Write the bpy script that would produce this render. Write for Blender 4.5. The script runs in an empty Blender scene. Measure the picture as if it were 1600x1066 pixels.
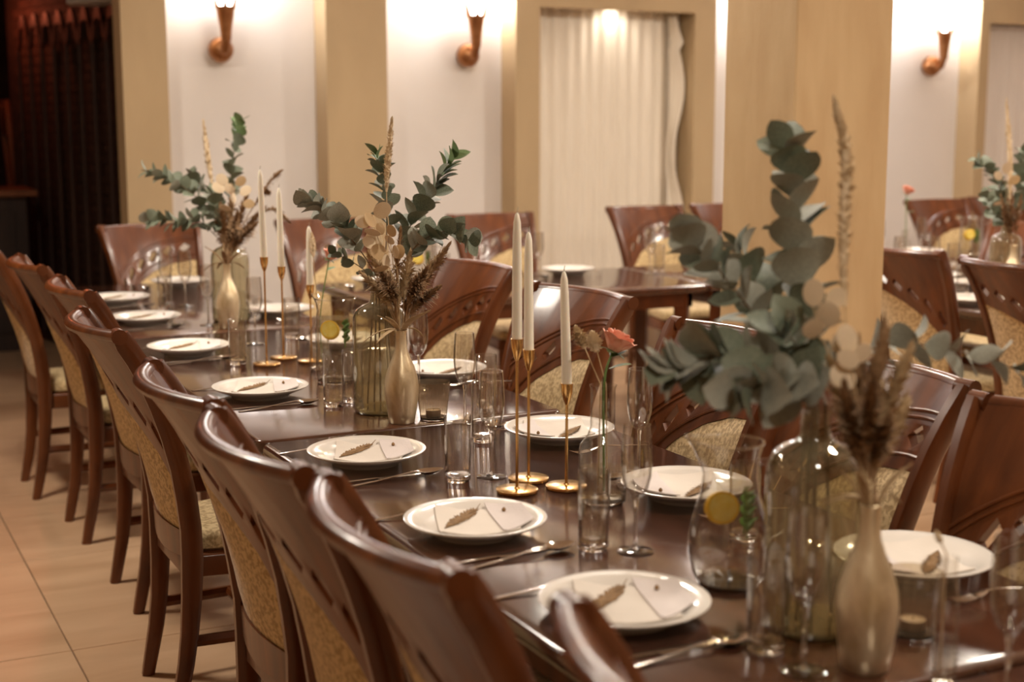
import bpy, math, random
from mathutils import Vector, Matrix, Quaternion
from mathutils.bvhtree import BVHTree
random.seed(7)
SC = bpy.context.scene
COL = SC.collection
PI = math.pi

# ------------------------------------------------------------------ camera
FPX, HC = 2222.0, 1.50
PITCH = math.radians(8.775); YAW = math.radians(26.58)
cam_d = bpy.data.cameras.new('camera'); cam = bpy.data.objects.new('camera', cam_d); COL.objects.link(cam)
cam.location = (0, 0, HC); cam.rotation_euler = (PI/2 - PITCH, 0, -YAW)
cam_d.sensor_width = 36.0; cam_d.lens = 50.0
cam_d.clip_start = 0.05; cam_d.clip_end = 60
cam_d.dof.use_dof = True; cam_d.dof.focus_distance = 3.3; cam_d.dof.aperture_fstop = 2.8
SC.camera = cam
_F = Vector((math.sin(YAW)*math.cos(PITCH), math.cos(YAW)*math.cos(PITCH), -math.sin(PITCH)))
_R = Vector((math.cos(YAW), -math.sin(YAW), 0)); _U = _R.cross(_F)
def at(x, y, d):
    """photo pixel + distance along the view axis -> world point"""
    return Vector((0, 0, HC)) + (_F + _R*((x-800)/FPX) - _U*((y-533)/FPX))*d

# ------------------------------------------------------------------ light and exposure
SC.view_settings.view_transform = 'Standard'; SC.view_settings.look = 'None'
SC.view_settings.gamma = 1.0; SC.view_settings.use_curve_mapping = False
SC.view_settings.exposure = 0.0
w = bpy.data.worlds.new('world'); SC.world = w; w.use_nodes = True
w.node_tree.nodes['Background'].inputs[0].default_value = (1.0, .86, .7, 1)
w.node_tree.nodes['Background'].inputs[1].default_value = 0.0
try:
    SC.cycles.transparent_max_bounces = 40
    SC.cycles.max_bounces = 12
except Exception:
    pass
CEIL = 3.05
CEIL_LIGHTS = [(2.75, 5.0, 60), (2.65, 1.9, 46), (.10, 4.7, 62), (5.6, 4.6, 90), (.5, .0, 30), (5.4, 1.6, 50)]
LAMP_COL = (1.0, .90, .765)

# ------------------------------------------------------------------ materials
M = {}
def new_mat(name):
    m = bpy.data.materials.new(name); m.use_nodes = True
    nt = m.node_tree; b = nt.nodes['Principled BSDF']
    M[name] = m
    return m, nt, b
def rgba(c): return (c[0], c[1], c[2], 1)
def pmat(name, c1, c2=None, rough=.5, metal=0, scale=(8, 8, 8), detail=4, lo=.35, hi=.65, bump=0, bscale=None,
         coat=0, trans=0, ior=1.45, sub=0, spec=None, rough2=None, tex='noise', sheen=0):
    m, nt, b = new_mat(name)
    b.inputs['Roughness'].default_value = rough; b.inputs['Metallic'].default_value = metal
    b.inputs['Base Color'].default_value = rgba(c1)
    b.inputs['Coat Weight'].default_value = coat; b.inputs['Coat Roughness'].default_value = .12
    b.inputs['Transmission Weight'].default_value = trans; b.inputs['IOR'].default_value = ior
    if spec is not None: b.inputs['Specular IOR Level'].default_value = spec
    if sub:
        b.inputs['Subsurface Weight'].default_value = sub; b.inputs['Subsurface Radius'].default_value = (.02, .012, .006)
    if sheen: b.inputs['Sheen Weight'].default_value = sheen
    if c2 is None and not bump: return m
    tc = nt.nodes.new('ShaderNodeTexCoord'); mp = nt.nodes.new('ShaderNodeMapping')
    mp.inputs['Scale'].default_value = scale
    nt.links.new(tc.outputs['Object'], mp.inputs['Vector'])
    if tex == 'noise':
        n = nt.nodes.new('ShaderNodeTexNoise'); n.inputs['Scale'].default_value = 1; n.inputs['Detail'].default_value = detail
        n.inputs['Distortion'].default_value = .4; fac = n.outputs['Fac']
    else:
        n = nt.nodes.new('ShaderNodeTexVoronoi'); n.inputs['Scale'].default_value = 1; fac = n.outputs['Distance']
    nt.links.new(mp.outputs['Vector'], n.inputs['Vector'])
    if c2 is not None:
        r = nt.nodes.new('ShaderNodeValToRGB')
        r.color_ramp.elements[0].position = lo; r.color_ramp.elements[0].color = rgba(c1)
        r.color_ramp.elements[1].position = hi; r.color_ramp.elements[1].color = rgba(c2)
        nt.links.new(fac, r.inputs['Fac']); nt.links.new(r.outputs['Color'], b.inputs['Base Color'])
    if rough2 is not None:
        mr = nt.nodes.new('ShaderNodeMapRange'); mr.inputs['To Min'].default_value = rough; mr.inputs['To Max'].default_value = rough2
        nt.links.new(fac, mr.inputs['Value']); nt.links.new(mr.outputs['Result'], b.inputs['Roughness'])
    if bump:
        bp = nt.nodes.new('ShaderNodeBump'); bp.inputs['Strength'].default_value = bump; bp.inputs['Distance'].default_value = .004
        src = fac
        if bscale:
            mp2 = nt.nodes.new('ShaderNodeMapping'); mp2.inputs['Scale'].default_value = bscale
            n2 = nt.nodes.new('ShaderNodeTexNoise'); n2.inputs['Scale'].default_value = 1; n2.inputs['Detail'].default_value = 3
            nt.links.new(tc.outputs['Object'], mp2.inputs['Vector']); nt.links.new(mp2.outputs['Vector'], n2.inputs['Vector'])
            src = n2.outputs['Fac']
        nt.links.new(src, bp.inputs['Height']); nt.links.new(bp.outputs['Normal'], b.inputs['Normal'])
    return m

pmat('chair_wood', (.072, .0190, .0050), (.160, .0450, .0110), rough=.31, scale=(9, 26, 3.5), coat=.22, lo=.3, hi=.7)
pmat('table_wood', (.050, .0185, .010), (.085, .031, .0165), rough=.13, scale=(30, 2.2, 8), coat=.9, lo=.3, hi=.7, rough2=.20)
pmat('fabric', (.37, .25, .115), (.62, .46, .245), rough=.8, scale=(95, 95, 95), detail=3, lo=.42, hi=.56, bump=.35, sheen=.2)
pmat('plaster_beige', (.44, .32, .185), (.49, .36, .21), rough=.75, scale=(3, 3, 1.2), bump=.12, bscale=(40, 40, 40))
pmat('pillar_plaster', (.51, .35, .185), (.575, .415, .23), rough=.6, scale=(9, 9, 2.0), bump=.25, bscale=(30, 30, 18))
pmat('plaster_white', (.70, .655, .625), (.74, .695, .665), rough=.8, scale=(2, 2, 2), bump=.08, bscale=(50, 50, 50))
pmat('ceiling_white', (.78, .72, .64), rough=.9)
pmat('curtain', (.76, .68, .57), (.81, .73, .62), rough=.85, scale=(60, 60, 4), bump=.08, sheen=.2)
pmat('curtain_pale', (.72, .66, .61), (.76, .70, .65), rough=.85, scale=(60, 60, 4), sheen=.2)
pmat('tile', (.44, .27, .155), (.60, .40, .25), rough=.30, scale=(1.3, 7, 1), detail=6, lo=.3, hi=.72, bump=.03)
pmat('grout', (.21, .13, .075), rough=.9)
pmat('dark_brick', (.035, .018, .012), (.06, .031, .020), rough=.8, scale=(6, 6, 14), bump=.3)
pmat('dark_wall', (.030, .016, .011), (.045, .024, .016), rough=.85, scale=(2, 2, 9))
pmat('dark_wood', (.020, .010, .007), (.034, .017, .012), rough=.5, scale=(20, 20, 3))
pmat('screen_wood', (.03, .012, .008), (.055, .022, .013), rough=.5, scale=(20, 20, 3))
pmat('bar_top', (.16, .055, .025), (.22, .08, .035), rough=.3, scale=(4, 20, 4))
pmat('porcelain', (.74, .69, .63), rough=.16, coat=.3)
pmat('napkin', (.68, .61, .535), (.72, .65, .575), rough=.85, scale=(14, 14, 14), bump=.12, bscale=(260, 260, 260))
pmat('napkin_lilac', (.67, .60, .575), (.71, .64, .615), rough=.85, scale=(14, 14, 14), bump=.12, bscale=(260, 260, 260))
pmat('sprig', (.185, .10, .038), (.30, .175, .075), rough=.8, scale=(120, 120, 120))
pmat('steel', (.62, .56, .50), rough=.13, metal=1)
pmat('gold_paint', (.56, .42, .24), (.84, .70, .48), rough=.36, metal=.65, scale=(26, 26, 12), detail=6, lo=.35, hi=.62, bump=.18, bscale=(70, 70, 40))
pmat('gold_metal', (.78, .50, .20), rough=.22, metal=1)
pmat('copper', (.40, .19, .085), (.30, .13, .055), rough=.32, metal=.85, scale=(20, 20, 20))
pmat('wax', (.86, .79, .66), rough=.42, sub=.25)
pmat('wick', (.35, .30, .22), rough=.9)
pmat('eucalyptus', (.120, .146, .100), (.225, .245, .178), rough=.55, scale=(22, 22, 22), lo=.35, hi=.65, spec=.35)
pmat('eucalyptus_pale', (.28, .285, .235), (.40, .395, .33), rough=.6, scale=(22, 22, 22), lo=.35, hi=.65, spec=.3)
pmat('euca_fresh', (.110, .175, .075), (.185, .255, .115), rough=.5, scale=(22, 22, 22), spec=.35)
pmat('euca_stem', (.16, .10, .055), rough=.7)
pmat('green_stem', (.12, .20, .05), rough=.5)
pmat('lunaria', (.66, .52, .345), (.76, .63, .46), rough=.5, scale=(40, 40, 40), sub=.1)
pmat('lunaria_tan', (.52, .36, .19), (.62, .45, .26), rough=.55, scale=(40, 40, 40), sub=.1)
pmat('dry_brown', (.21, .115, .052), (.34, .205, .105), rough=.85, scale=(60, 60, 60))
pmat('dry_tan', (.42, .285, .15), (.54, .39, .225), rough=.85, scale=(60, 60, 60))
pmat('pampas', (.64, .50, .32), (.74, .60, .42), rough=.9, scale=(60, 60, 60))
pmat('rose', (.76, .30, .20), (.86, .46, .34), rough=.6, scale=(40, 40, 40), sub=.1)
pmat('rose_green', (.22, .27, .10), rough=.6)
pmat('lemon', (.92, .68, .10), (.95, .78, .22), rough=.4, scale=(60, 60, 60), sub=.1)
pmat('lemon_rind', (.92, .58, .04), rough=.4)
pmat('mint', (.06, .17, .018), (.11, .26, .035), rough=.45, scale=(40, 40, 40))
pmat('tealight', (.80, .70, .56), rough=.5, sub=.2)
pmat('tin', (.65, .60, .55), rough=.3, metal=1)
pmat('unit_white', (.85, .83, .82), rough=.5)
pmat('solid_glass', (1, .985, .96), rough=0.0, trans=1, ior=1.45)

def glass_mat(name, tint, edge, boost=1.0, rough=.0, body=None, amount=0):
    """thin-walled glass: Fresnel reflection over a lightly tinted transparency"""
    m = bpy.data.materials.new(name); m.use_nodes = True; nt = m.node_tree; nt.nodes.clear()
    out = nt.nodes.new('ShaderNodeOutputMaterial'); mix = nt.nodes.new('ShaderNodeMixShader')
    tr = nt.nodes.new('ShaderNodeBsdfTransparent'); gl = nt.nodes.new('ShaderNodeBsdfGlossy'); gl.inputs['Roughness'].default_value = rough
    lw = nt.nodes.new('ShaderNodeLayerWeight'); lw.inputs['Blend'].default_value = .35
    rp = nt.nodes.new('ShaderNodeValToRGB'); rp.color_ramp.elements[0].color = rgba(tint); rp.color_ramp.elements[0].position = .25
    rp.color_ramp.elements[1].color = rgba(edge); rp.color_ramp.elements[1].position = .98
    pw = nt.nodes.new('ShaderNodeMath'); pw.operation = 'POWER'; pw.inputs[1].default_value = 5.0      # Schlick, same on both faces
    fc = nt.nodes.new('ShaderNodeLayerWeight'); fc.inputs['Blend'].default_value = .5
    ml = nt.nodes.new('ShaderNodeMath'); ml.operation = 'MULTIPLY_ADD'; ml.inputs[1].default_value = .85*boost; ml.inputs[2].default_value = .045*boost; ml.use_clamp = True
    nt.links.new(fc.outputs['Facing'], pw.inputs[0])
    nt.links.new(lw.outputs['Facing'], rp.inputs['Fac']); nt.links.new(rp.outputs['Color'], tr.inputs['Color'])
    nt.links.new(pw.outputs['Value'], ml.inputs[0]); nt.links.new(ml.outputs['Value'], mix.inputs['Fac'])
    nt.links.new(tr.outputs['BSDF'], mix.inputs[1]); nt.links.new(gl.outputs['BSDF'], mix.inputs[2])
    if body:                                         # faint cloudiness of coloured glass
        df = nt.nodes.new('ShaderNodeBsdfDiffuse'); df.inputs['Color'].default_value = rgba(body)
        m2 = nt.nodes.new('ShaderNodeMixShader'); m2.inputs['Fac'].default_value = amount
        nt.links.new(tr.outputs['BSDF'], m2.inputs[1]); nt.links.new(df.outputs['BSDF'], m2.inputs[2]); nt.links.new(m2.outputs['Shader'], mix.inputs[1])
    nt.links.new(mix.outputs['Shader'], out.inputs['Surface']); M[name] = m
glass_mat('glass', (.975, .965, .95), (.64, .605, .57), 2.5)
glass_mat('olive_glass', (.84, .80, .66), (.52, .46, .32), 2.6, 0, (.50, .44, .27), .17)
glass_mat('smoke_glass', (.80, .71, .58), (.50, .41, .31), 2.4, 0, (.55, .44, .31), .16)
glass_mat('water', (.96, .96, .93), (.75, .73, .68), .8)
def emit_mat(name, c, s):
    m = bpy.data.materials.new(name); m.use_nodes = True; nt = m.node_tree; nt.nodes.clear()
    o = nt.nodes.new('ShaderNodeOutputMaterial'); e = nt.nodes.new('ShaderNodeEmission')
    e.inputs[0].default_value = rgba(c); e.inputs[1].default_value = s
    nt.links.new(e.outputs[0], o.inputs[0]); M[name] = m
emit_mat('bulb', (1, .95, .88), 14)
emit_mat('lamp_glow', (1, .90, .76), 9)

# ------------------------------------------------------------------ mesh helpers
class MB:
    def __init__(s): s.v = []; s.f = []
    def add(s, vs, fs):
        o = len(s.v); s.v += [tuple(p) for p in vs]; s.f += [tuple(i+o for i in f) for f in fs]; return s
    def box(s, a, b):
        x0, y0, z0 = a; x1, y1, z1 = b
        return s.add([(x0,y0,z0),(x1,y0,z0),(x1,y1,z0),(x0,y1,z0),(x0,y0,z1),(x1,y0,z1),(x1,y1,z1),(x0,y1,z1)],
                     [(0,3,2,1),(4,5,6,7),(0,1,5,4),(1,2,6,5),(2,3,7,6),(3,0,4,7)])
    def bbox(s, a, b, e=.004):
        """box with chamfered edges"""
        x0, y0, z0 = a; x1, y1, z1 = b
        vs = []
        for z, k in ((z0, e), (z0+e, 0), (z1-e, 0), (z1, e)):
            for (cx, cy, sx, sy) in ((x0,y0,1,1),(x1,y0,-1,1),(x1,y1,-1,-1),(x0,y1,1,-1)):
                p = (cx + sx*(k+e), cy + sy*k); q = (cx + sx*k, cy + sy*(k+e))
                vs += ([(q[0],q[1],z),(p[0],p[1],z)] if sx*sy > 0 else [(p[0],p[1],z),(q[0],q[1],z)])
        fs = [tuple(range(7, -1, -1)), tuple(range(24, 32))]
        for r in range(3):
            for i in range(8):
                j = (i+1) % 8; fs.append((r*8+i, r*8+j, (r+1)*8+j, (r+1)*8+i))
        return s.add(vs, fs)
    def lathe(s, prof, n=28, c=(0,0,0), sx=1, cap0=True, cap1=True):
        vs = []; fs = []
        for r, z in prof:
            for i in range(n):
                a = 2*PI*i/n; vs.append((c[0]+r*math.cos(a), c[1]+r*math.sin(a)*sx, c[2]+z))
        for k in range(len(prof)-1):
            for i in range(n):
                j = (i+1) % n; fs.append((k*n+i, k*n+j, (k+1)*n+j, (k+1)*n+i))
        if cap0 and prof[0][0] > 1e-5: fs.append(tuple(range(n-1, -1, -1)))
        if cap1 and prof[-1][0] > 1e-5: fs.append(tuple((len(prof)-1)*n+i for i in range(n)))
        return s.add(vs, fs)
    def tube(s, pts, rad, n=8, caps=True):
        pts = [Vector(p) for p in pts]
        if not isinstance(rad, (list, tuple)): rad = [rad]*len(pts)
        vs = []; fs = []; up = None
        for i, p in enumerate(pts):
            t = (pts[min(i+1, len(pts)-1)] - pts[max(i-1, 0)]).normalized()
            if up is None:
                up = Vector((0,0,1)) if abs(t.z) < .9 else Vector((1,0,0))
            a = t.cross(up).normalized(); b = a.cross(t).normalized(); up = b
            r = rad[i]; rx, ry = (r if isinstance(r, tuple) else (r, r))
            for k in range(n):
                an = 2*PI*k/n; vs.append(p + a*(rx*math.cos(an)) + b*(ry*math.sin(an)))
        for i in range(len(pts)-1):
            for k in range(n):
                j = (k+1) % n; fs.append((i*n+k, i*n+j, (i+1)*n+j, (i+1)*n+k))
        if caps:
            fs.append(tuple(range(n-1, -1, -1))); fs.append(tuple((len(pts)-1)*n+k for k in range(n)))
        return s.add(vs, fs)
    def sheet(s, pts2, faces, fmap, bmap):
        """closed slab from a 2-D mesh: fmap / bmap send (u, v) to the front and back surfaces"""
        n = len(pts2)
        vs = [fmap(*p) for p in pts2] + [bmap(*p) for p in pts2]
        fs = list(faces) + [tuple(n+i for i in reversed(f)) for f in faces]
        ed = {}
        for f in faces:
            for i in range(len(f)):
                e = (f[i], f[(i+1) % len(f)]); ed[e] = 1
        for (a, b) in list(ed):
            if (b, a) not in ed: fs.append((b, a, n+a, n+b))
        return s.add(vs, fs)
    def mesh(s, name, mat, smooth=True, ang=40):
        me = bpy.data.meshes.new(name); me.from_pydata(s.v, [], s.f); me.update()
        if smooth:
            for p in me.polygons: p.use_smooth = True
            me.set_sharp_from_angle(angle=math.radians(ang))
        if mat: me.materials.append(M[mat])
        return me
    def build(s, name, mat, parent=None, smooth=True, ang=40):
        o = bpy.data.objects.new(name, s.mesh(name, mat, smooth, ang)); COL.objects.link(o); o.parent = parent
        return o
def inst(name, me, parent=None, mw=None):
    o = bpy.data.objects.new(name, me); COL.objects.link(o); o.parent = parent
    if mw is not None: o.matrix_local = mw
    return o
def tag(o, label=None, cat=None, group=None, kind=None):
    if label: o['label'] = label
    if cat: o['category'] = cat
    if group: o['group'] = group
    if kind: o['kind'] = kind
    return o
def empty(name, loc=(0,0,0), rz=0):
    o = bpy.data.objects.new(name, None); COL.objects.link(o); o.location = loc; o.rotation_euler = (0, 0, rz); o.empty_display_size = .05
    return o
def copy_tree(o, parent=None):
    c = o.copy(); COL.objects.link(c); c.parent = parent
    if parent is not None: c.matrix_parent_inverse = o.matrix_parent_inverse.copy()
    for ch in list(o.children): copy_tree(ch, c)
    return c
def interp(tab, z):
    """smooth interpolation through a table of (z, value)"""
    if z <= tab[0][0]: return tab[0][1]
    if z >= tab[-1][0]: return tab[-1][1]
    for i in range(len(tab)-1):
        if tab[i][0] <= z <= tab[i+1][0]: break
    z0, a = tab[i]; z1, b = tab[i+1]
    ma = (b - tab[i-1][1])/(z1 - tab[i-1][0]) if i else (b-a)/(z1-z0)
    mb = (tab[i+2][1] - a)/(tab[i+2][0] - z0) if i+2 < len(tab) else (b-a)/(z1-z0)
    h = z1-z0; t = (z-z0)/h
    return (2*t**3-3*t*t+1)*a + (t**3-2*t*t+t)*h*ma + (-2*t**3+3*t*t)*b + (t**3-t*t)*h*mb
def curve(pts, n):
    """Catmull-Rom through points"""
    P = [Vector(p) for p in pts]; out = []
    m = len(P)-1
    for k in range(n+1):
        s = k/n*m; i = min(int(s), m-1); t = s-i
        p1, p2 = P[i], P[i+1]; p0 = P[i-1] if i else p1*2-p2; p3 = P[i+2] if i+2 <= m else p2*2-p1
        out.append(.5*((2*p1)+(p2-p0)*t+(2*p0-5*p1+4*p2-p3)*t*t+(3*p1-p0-3*p2+p3)*t**3))
    return out
ORD = ['first','second','third','fourth','fifth','sixth','seventh','eighth','ninth','tenth']

# ------------------------------------------------------------------ the setting
WX0, WX1, WY0, WY1 = -2.6, 9.2, -2.6, 7.80          # room; sconce wall at y = 7.8
PF = 7.605                                            # pilaster fronts
def struct(mb, name, mat, parent=None, smooth=False):
    o = mb.build(name, mat, parent, smooth)
    if parent is None: tag(o, kind='structure')
    return o
floor = struct(MB().box((WX0-.2, WY0-.2, -.10), (WX1+.2, 14.2, -.006)), 'floor', 'grout')
tag(floor, 'brown travertine tiled floor with thin dark joints')
TW, TL = .60, .94
tile_me = MB().bbox((.002, .002, -.02), (TW-.002, TL-.002, 0), .0015).mesh('tile', 'tile', False)
def seen(x, y, z=0):
    v = Vector((x, y, z)) - Vector((0, 0, HC)); d = v.dot(_F)
    if d < .5: return False
    px = 800+FPX*v.dot(_R)/d; py = 533-FPX*v.dot(_U)/d
    return -260 < px < 1860 and py < 1500
rest = MB()
for i in range(-6, 15):
    for j in range(-8, 11):
        x, y = .615 + i*TW, 4.05 + j*TL
        if y + TL > 13.9: continue
        if seen(x+.3, y+.47):
            o = inst('tile', tile_me, floor); o.location = (x, y, 0)
            if (i*7+j*3) % 2: o.rotation_euler = (0, 0, PI); o.location = (x+TW, y+TL, 0)
        else:
            rest.bbox((x+.002, y+.002, -.02), (x+TW-.002, y+TL-.002, 0), .0015)
tag(rest.build('tile_field', 'tile', floor, False), kind='stuff')
ceil = struct(MB().box((WX0-.2, WY0-.2, CEIL), (WX1+.2, WY1+.2, CEIL+.1)), 'ceiling', 'ceiling_white')
struct(MB().box((WX0-.2, WY0-.2, -.006), (WX0, WY1, CEIL)), 'wall_left', 'plaster_beige')
struct(MB().box((WX1, WY0-.2, -.006), (WX1+.2, WY1, CEIL)), 'wall_right', 'plaster_white')
struct(MB().box((WX0, WY0-.2, -.006), (WX1, WY0, CEIL)), 'wall_front', 'plaster_beige')
# sconce wall: white field, then projecting pilasters and the curtained recesses
struct(MB().box((1.60, WY1, -.006), (WX1+.2, WY1+.12, CEIL)), 'wall_back', 'plaster_white')
struct(MB().box((WX0-.2, WY1, 2.92), (1.60, WY1+.12, CEIL)), 'wall_lintel', 'dark_wall')
struct(MB().box((1.548, PF, 0), (1.784, WY1-.001, CEIL-.001)), 'trim_1', 'plaster_beige')
struct(MB().box((2.66, PF, 0), (3.02, WY1-.001, CEIL-.001)), 'trim_2', 'plaster_beige')
def portal(n, x0, a, b, x1, top):
    mb = MB().box((x0, PF, 0), (a, WY1-.001, CEIL-.001)).box((b, PF, 0), (x1, WY1-.001, CEIL-.001)).box((a, PF, top), (b, PF+.045, CEIL-.001)).box((a, PF+.045, top+.075), (b, WY1-.001, CEIL-.001))
    struct(mb, 'trim_%d' % n, 'plaster_beige')
portal(3, 3.83, 3.990, 5.085, 5.245, 2.168)
portal(4, 7.462, 7.552, 8.72, 8.90, 2.180)
def pleats(name, x0, x1, z0, z1, y, mat, amp=.008, per=.085):
    mb = MB(); n = int((x1-x0)/per*8); nz = 8; pts = []; fs = []
    for k in range(nz+1):
        for i in range(n+1): pts.append((x0+(x1-x0)*i/n, z0+(z1-z0)*k/nz))
    for k in range(nz):
        for i in range(n): a = k*(n+1)+i; fs.append((a, a+1, a+n+2, a+n+1))
    def yy(x, z): 
        return y + amp*math.sin(2*PI*x/per + .5*math.sin(x*9)) + .004*math.sin(x*23+z*2)
    mb.sheet(pts, fs, lambda x, z: (x, yy(x, z)-.002, z), lambda x, z: (x, yy(x, z)+.002, z))
    return mb
# cream pleated curtain in the recess, with a swagged edge piece
cur = empty('curtain', (4.54, 7.755, .02)); tag(cur, 'cream pleated curtain filling the recess between two sconces', 'curtain')
mb = pleats('drape', 3.995-4.54, 5.075-4.54, 0, 2.205, .012, 'curtain'); mb.build('drape', 'curtain', cur)
mb = MB(); pts = []; fs = []
NZ = 40
for k in range(NZ+1):
    z = .05+2.08*k/NZ
    wdt = .10 - .06*abs(math.sin(max(0, (z-.55))*3.0))*(1 if z < 1.75 else max(0, (2.13-z)/.38))
    wdt = max(.03, wdt)
    for i in range(9): pts.append((i/8, z)); 
for k in range(NZ):
    for i in range(8): a = k*9+i; fs.append((a, a+1, a+10, a+9))
def swag(i, z, off):
    bell = .5+.5*math.cos((z-1.70)*7.5) if z < 1.95 else max(0, (2.13-z)/.18)
    wd = .05 + .085*max(0, bell)
    x = 5.010-4.54 - .06 + wd*i; return (x, -.045 - .03*math.sin(i*PI*2.5+z) + off, z)
mb.sheet(pts, fs, lambda a, b: swag(a, b, -.002), lambda a, b: swag(a, b, .002)); mb.build('swag', 'curtain', cur)
mb = MB().tube([(-.535, -.02, 2.205), (.535, -.02, 2.205)], .009, 8); mb.build('rod', 'plaster_white', cur)
cu2 = empty('curtain', (8.13, 7.755, .02)); tag(cu2, 'pale pleated curtain in the recess beyond the last sconce', 'curtain')
pleats('drape', 7.556-8.13, 8.715-8.13, 0, 2.15, .012, 'curtain_pale', .006, .11).build('drape', 'curtain_pale', cu2)
MB().tube([(-.57, -.012, 2.15), (.57, -.012, 2.15)], .009, 8).build('rod', 'plaster_white', cu2)

# free-standing square pillar
pil = MB().bbox((2.935, 3.80, 0), (3.338, 4.20, CEIL-.001), .006).build('pillar', 'pillar_plaster', None, False)
tag(pil, kind='structure'); pil['label'] = 'square ochre plastered pillar standing between the tables'

# dark side room beyond the pilaster
struct(MB().box((WX0-.2, 13.6, -.006), (3.2, 13.8, CEIL)), 'wall_annex_back', 'dark_wall')
struct(MB().box((3.0, WY1+.13, -.006), (3.2, 13.6, CEIL)), 'wall_annex_right', 'dark_wall')
struct(MB().box((WX0-.2, WY1, -.006), (WX0, 13.6, CEIL)), 'wall_annex_left', 'dark_wall')
struct(MB().box((WX0-.2, WY1+.13, CEIL), (3.2, 13.8, CEIL+.1)), 'ceiling_annex', 'dark_wall')
# brick lining behind the screen
A0 = Vector((1.80, 8.85, 0)); AD = Vector((-math.sin(math.radians(13)), math.cos(math.radians(13)), 0)); AN = Vector((AD.y, -AD.x, 0))
lin = empty('wall_brick', (0, 0, 0)); tag(lin, 'dark brick wall behind the arched screen', kind='structure')
def obox(mb, o, dx, dy, x0, x1, y0, y1, z0, z1):
    """box in a frame at o with in-plane axes dx, dy"""
    P = lambda a, b, z: o + dx*a + dy*b + Vector((0, 0, z))
    return mb.add([P(x0,y0,z0),P(x1,y0,z0),P(x1,y1,z0),P(x0,y1,z0),P(x0,y0,z1),P(x1,y0,z1),P(x1,y1,z1),P(x0,y1,z1)],
                  [(0,3,2,1),(4,5,6,7),(0,1,5,4),(1,2,6,5),(2,3,7,6),(3,0,4,7)])
obox(MB(), A0, AD, AN, -.6, 2.2, .13, .25, 0, 2.9).build('backing', 'dark_wall', lin, False)
brick_me = obox(MB(), Vector((0,0,0)), AD, AN, .004, .236, 0, .014, .003, .062).mesh('brick', 'dark_brick', False)
for k in range(38):
    for i in range(-1, 8):
        if .3+k*.066 > 2.6: continue
        o = inst('brick', brick_me, lin); o.location = A0 + AD*((i + .5*(k % 2))*.24) + AN*.117 + Vector((0, 0, .3+k*.066))
# arched screen
scr = empty('arched_screen', A0); tag(scr, 'dark wooden screen of slim posts joined by pointed arches', 'screen')
PSP = .205; ZS = 1.99
for i in range(9):
    b = AD*(i*PSP)
    MB().tube([b+Vector((0,0,.05)), b+Vector((0,0,ZS))], .013, 8).build('post', 'screen_wood', scr)
    if i < 8:
        c = AD*((i+.5)*PSP); pts2 = []; fs = []; n = 10
        for s in (-1, 1):
            o_ = len(pts2)
            for k in range(n+1):
                t = k/n; a = s*(PSP/2)*math.cos(t*PI/2)**.8; z = ZS-.02 + .16*math.sin(t*PI/2)
                pts2.append((a, z)); pts2.append((a*.62+s*.0, z+.055+.03*t))
            for k in range(n):
                q = o_+2*k; f_ = (q, q+1, q+3, q+2); fs.append(f_ if s > 0 else tuple(reversed(f_)))
        mbx = MB().sheet(pts2, fs, lambda a, z: c+AD*a-AN*.012+Vector((0,0,z)), lambda a, z: c+AD*a+AN*.012+Vector((0,0,z)))
        mbx.build('arch', 'screen_wood', scr, True, 30)
obox(MB(), Vector((0,0,0)), AD, AN, -.03, 8*PSP+.03, -.02, .02, 0, .06).build('sill', 'screen_wood', scr, False)
# bar counter and a bar chair in the dark room
bar = empty('bar_counter', (.62, 10.02, 0)); tag(bar, 'dark bar counter with a reddish wooden top in the unlit side room', 'counter')
MB().bbox((-1.6, -.25, 0), (.72, .25, 1.02)).build('body', 'dark_wood', bar, False)
MB().bbox((-1.65, -.32, 1.02), (.78, .32, 1.06)).build('counter_top', 'bar_top', bar, False)
for i in range(5): MB().bbox((-1.5+i*.44, -.262, .12), (-1.12+i*.44, -.25, .92), .003).build('panel', 'dark_wood', bar, False)
bc = empty('bar_chair', (1.49, 11.55, 0), 0); tag(bc, 'orange-lit wooden bar chair behind the dark counter', 'chair')
for s in (-1, 1):
    MB().tube([(0, s*.17, 0), (0, s*.17, 1.0), (-.03, s*.17, 1.52), (-.035, s*.165, 1.62), (-.035, s*.14, 1.655)], [.016, .02, .022, .022, .018], 8).build('post', 'bar_top', bc)
    MB().tube([(.34, s*.17, 0), (.34, s*.17, .74)], .018, 8).build('leg', 'bar_top', bc)
MB().bbox((-.02, -.19, .73), (.37, .19, .78)).build('seat', 'bar_top', bc, False)
MB().bbox((-.045, -.16, 1.40), (-.02, .16, 1.60)).build('top_rail', 'bar_top', bc, False)
ac = empty('ceiling_unit', (1.512, 8.979, 2.186), math.radians(-77)); tag(ac, 'white box-shaped unit hanging above the arched screen', 'air unit')
MB().bbox((0, 0, 0), (.80, .20, .28), .012).build('casing', 'unit_white', ac)
MB().bbox((.05, -.006, .03), (.75, -.0005, .06), .002).build('vent', 'tin', ac)
for q in (.15, .65): MB().tube([(q, .1, .28), (q, .1, CEIL-2.186)], .008, 8).build('hanger', 'tin', ac)

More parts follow.
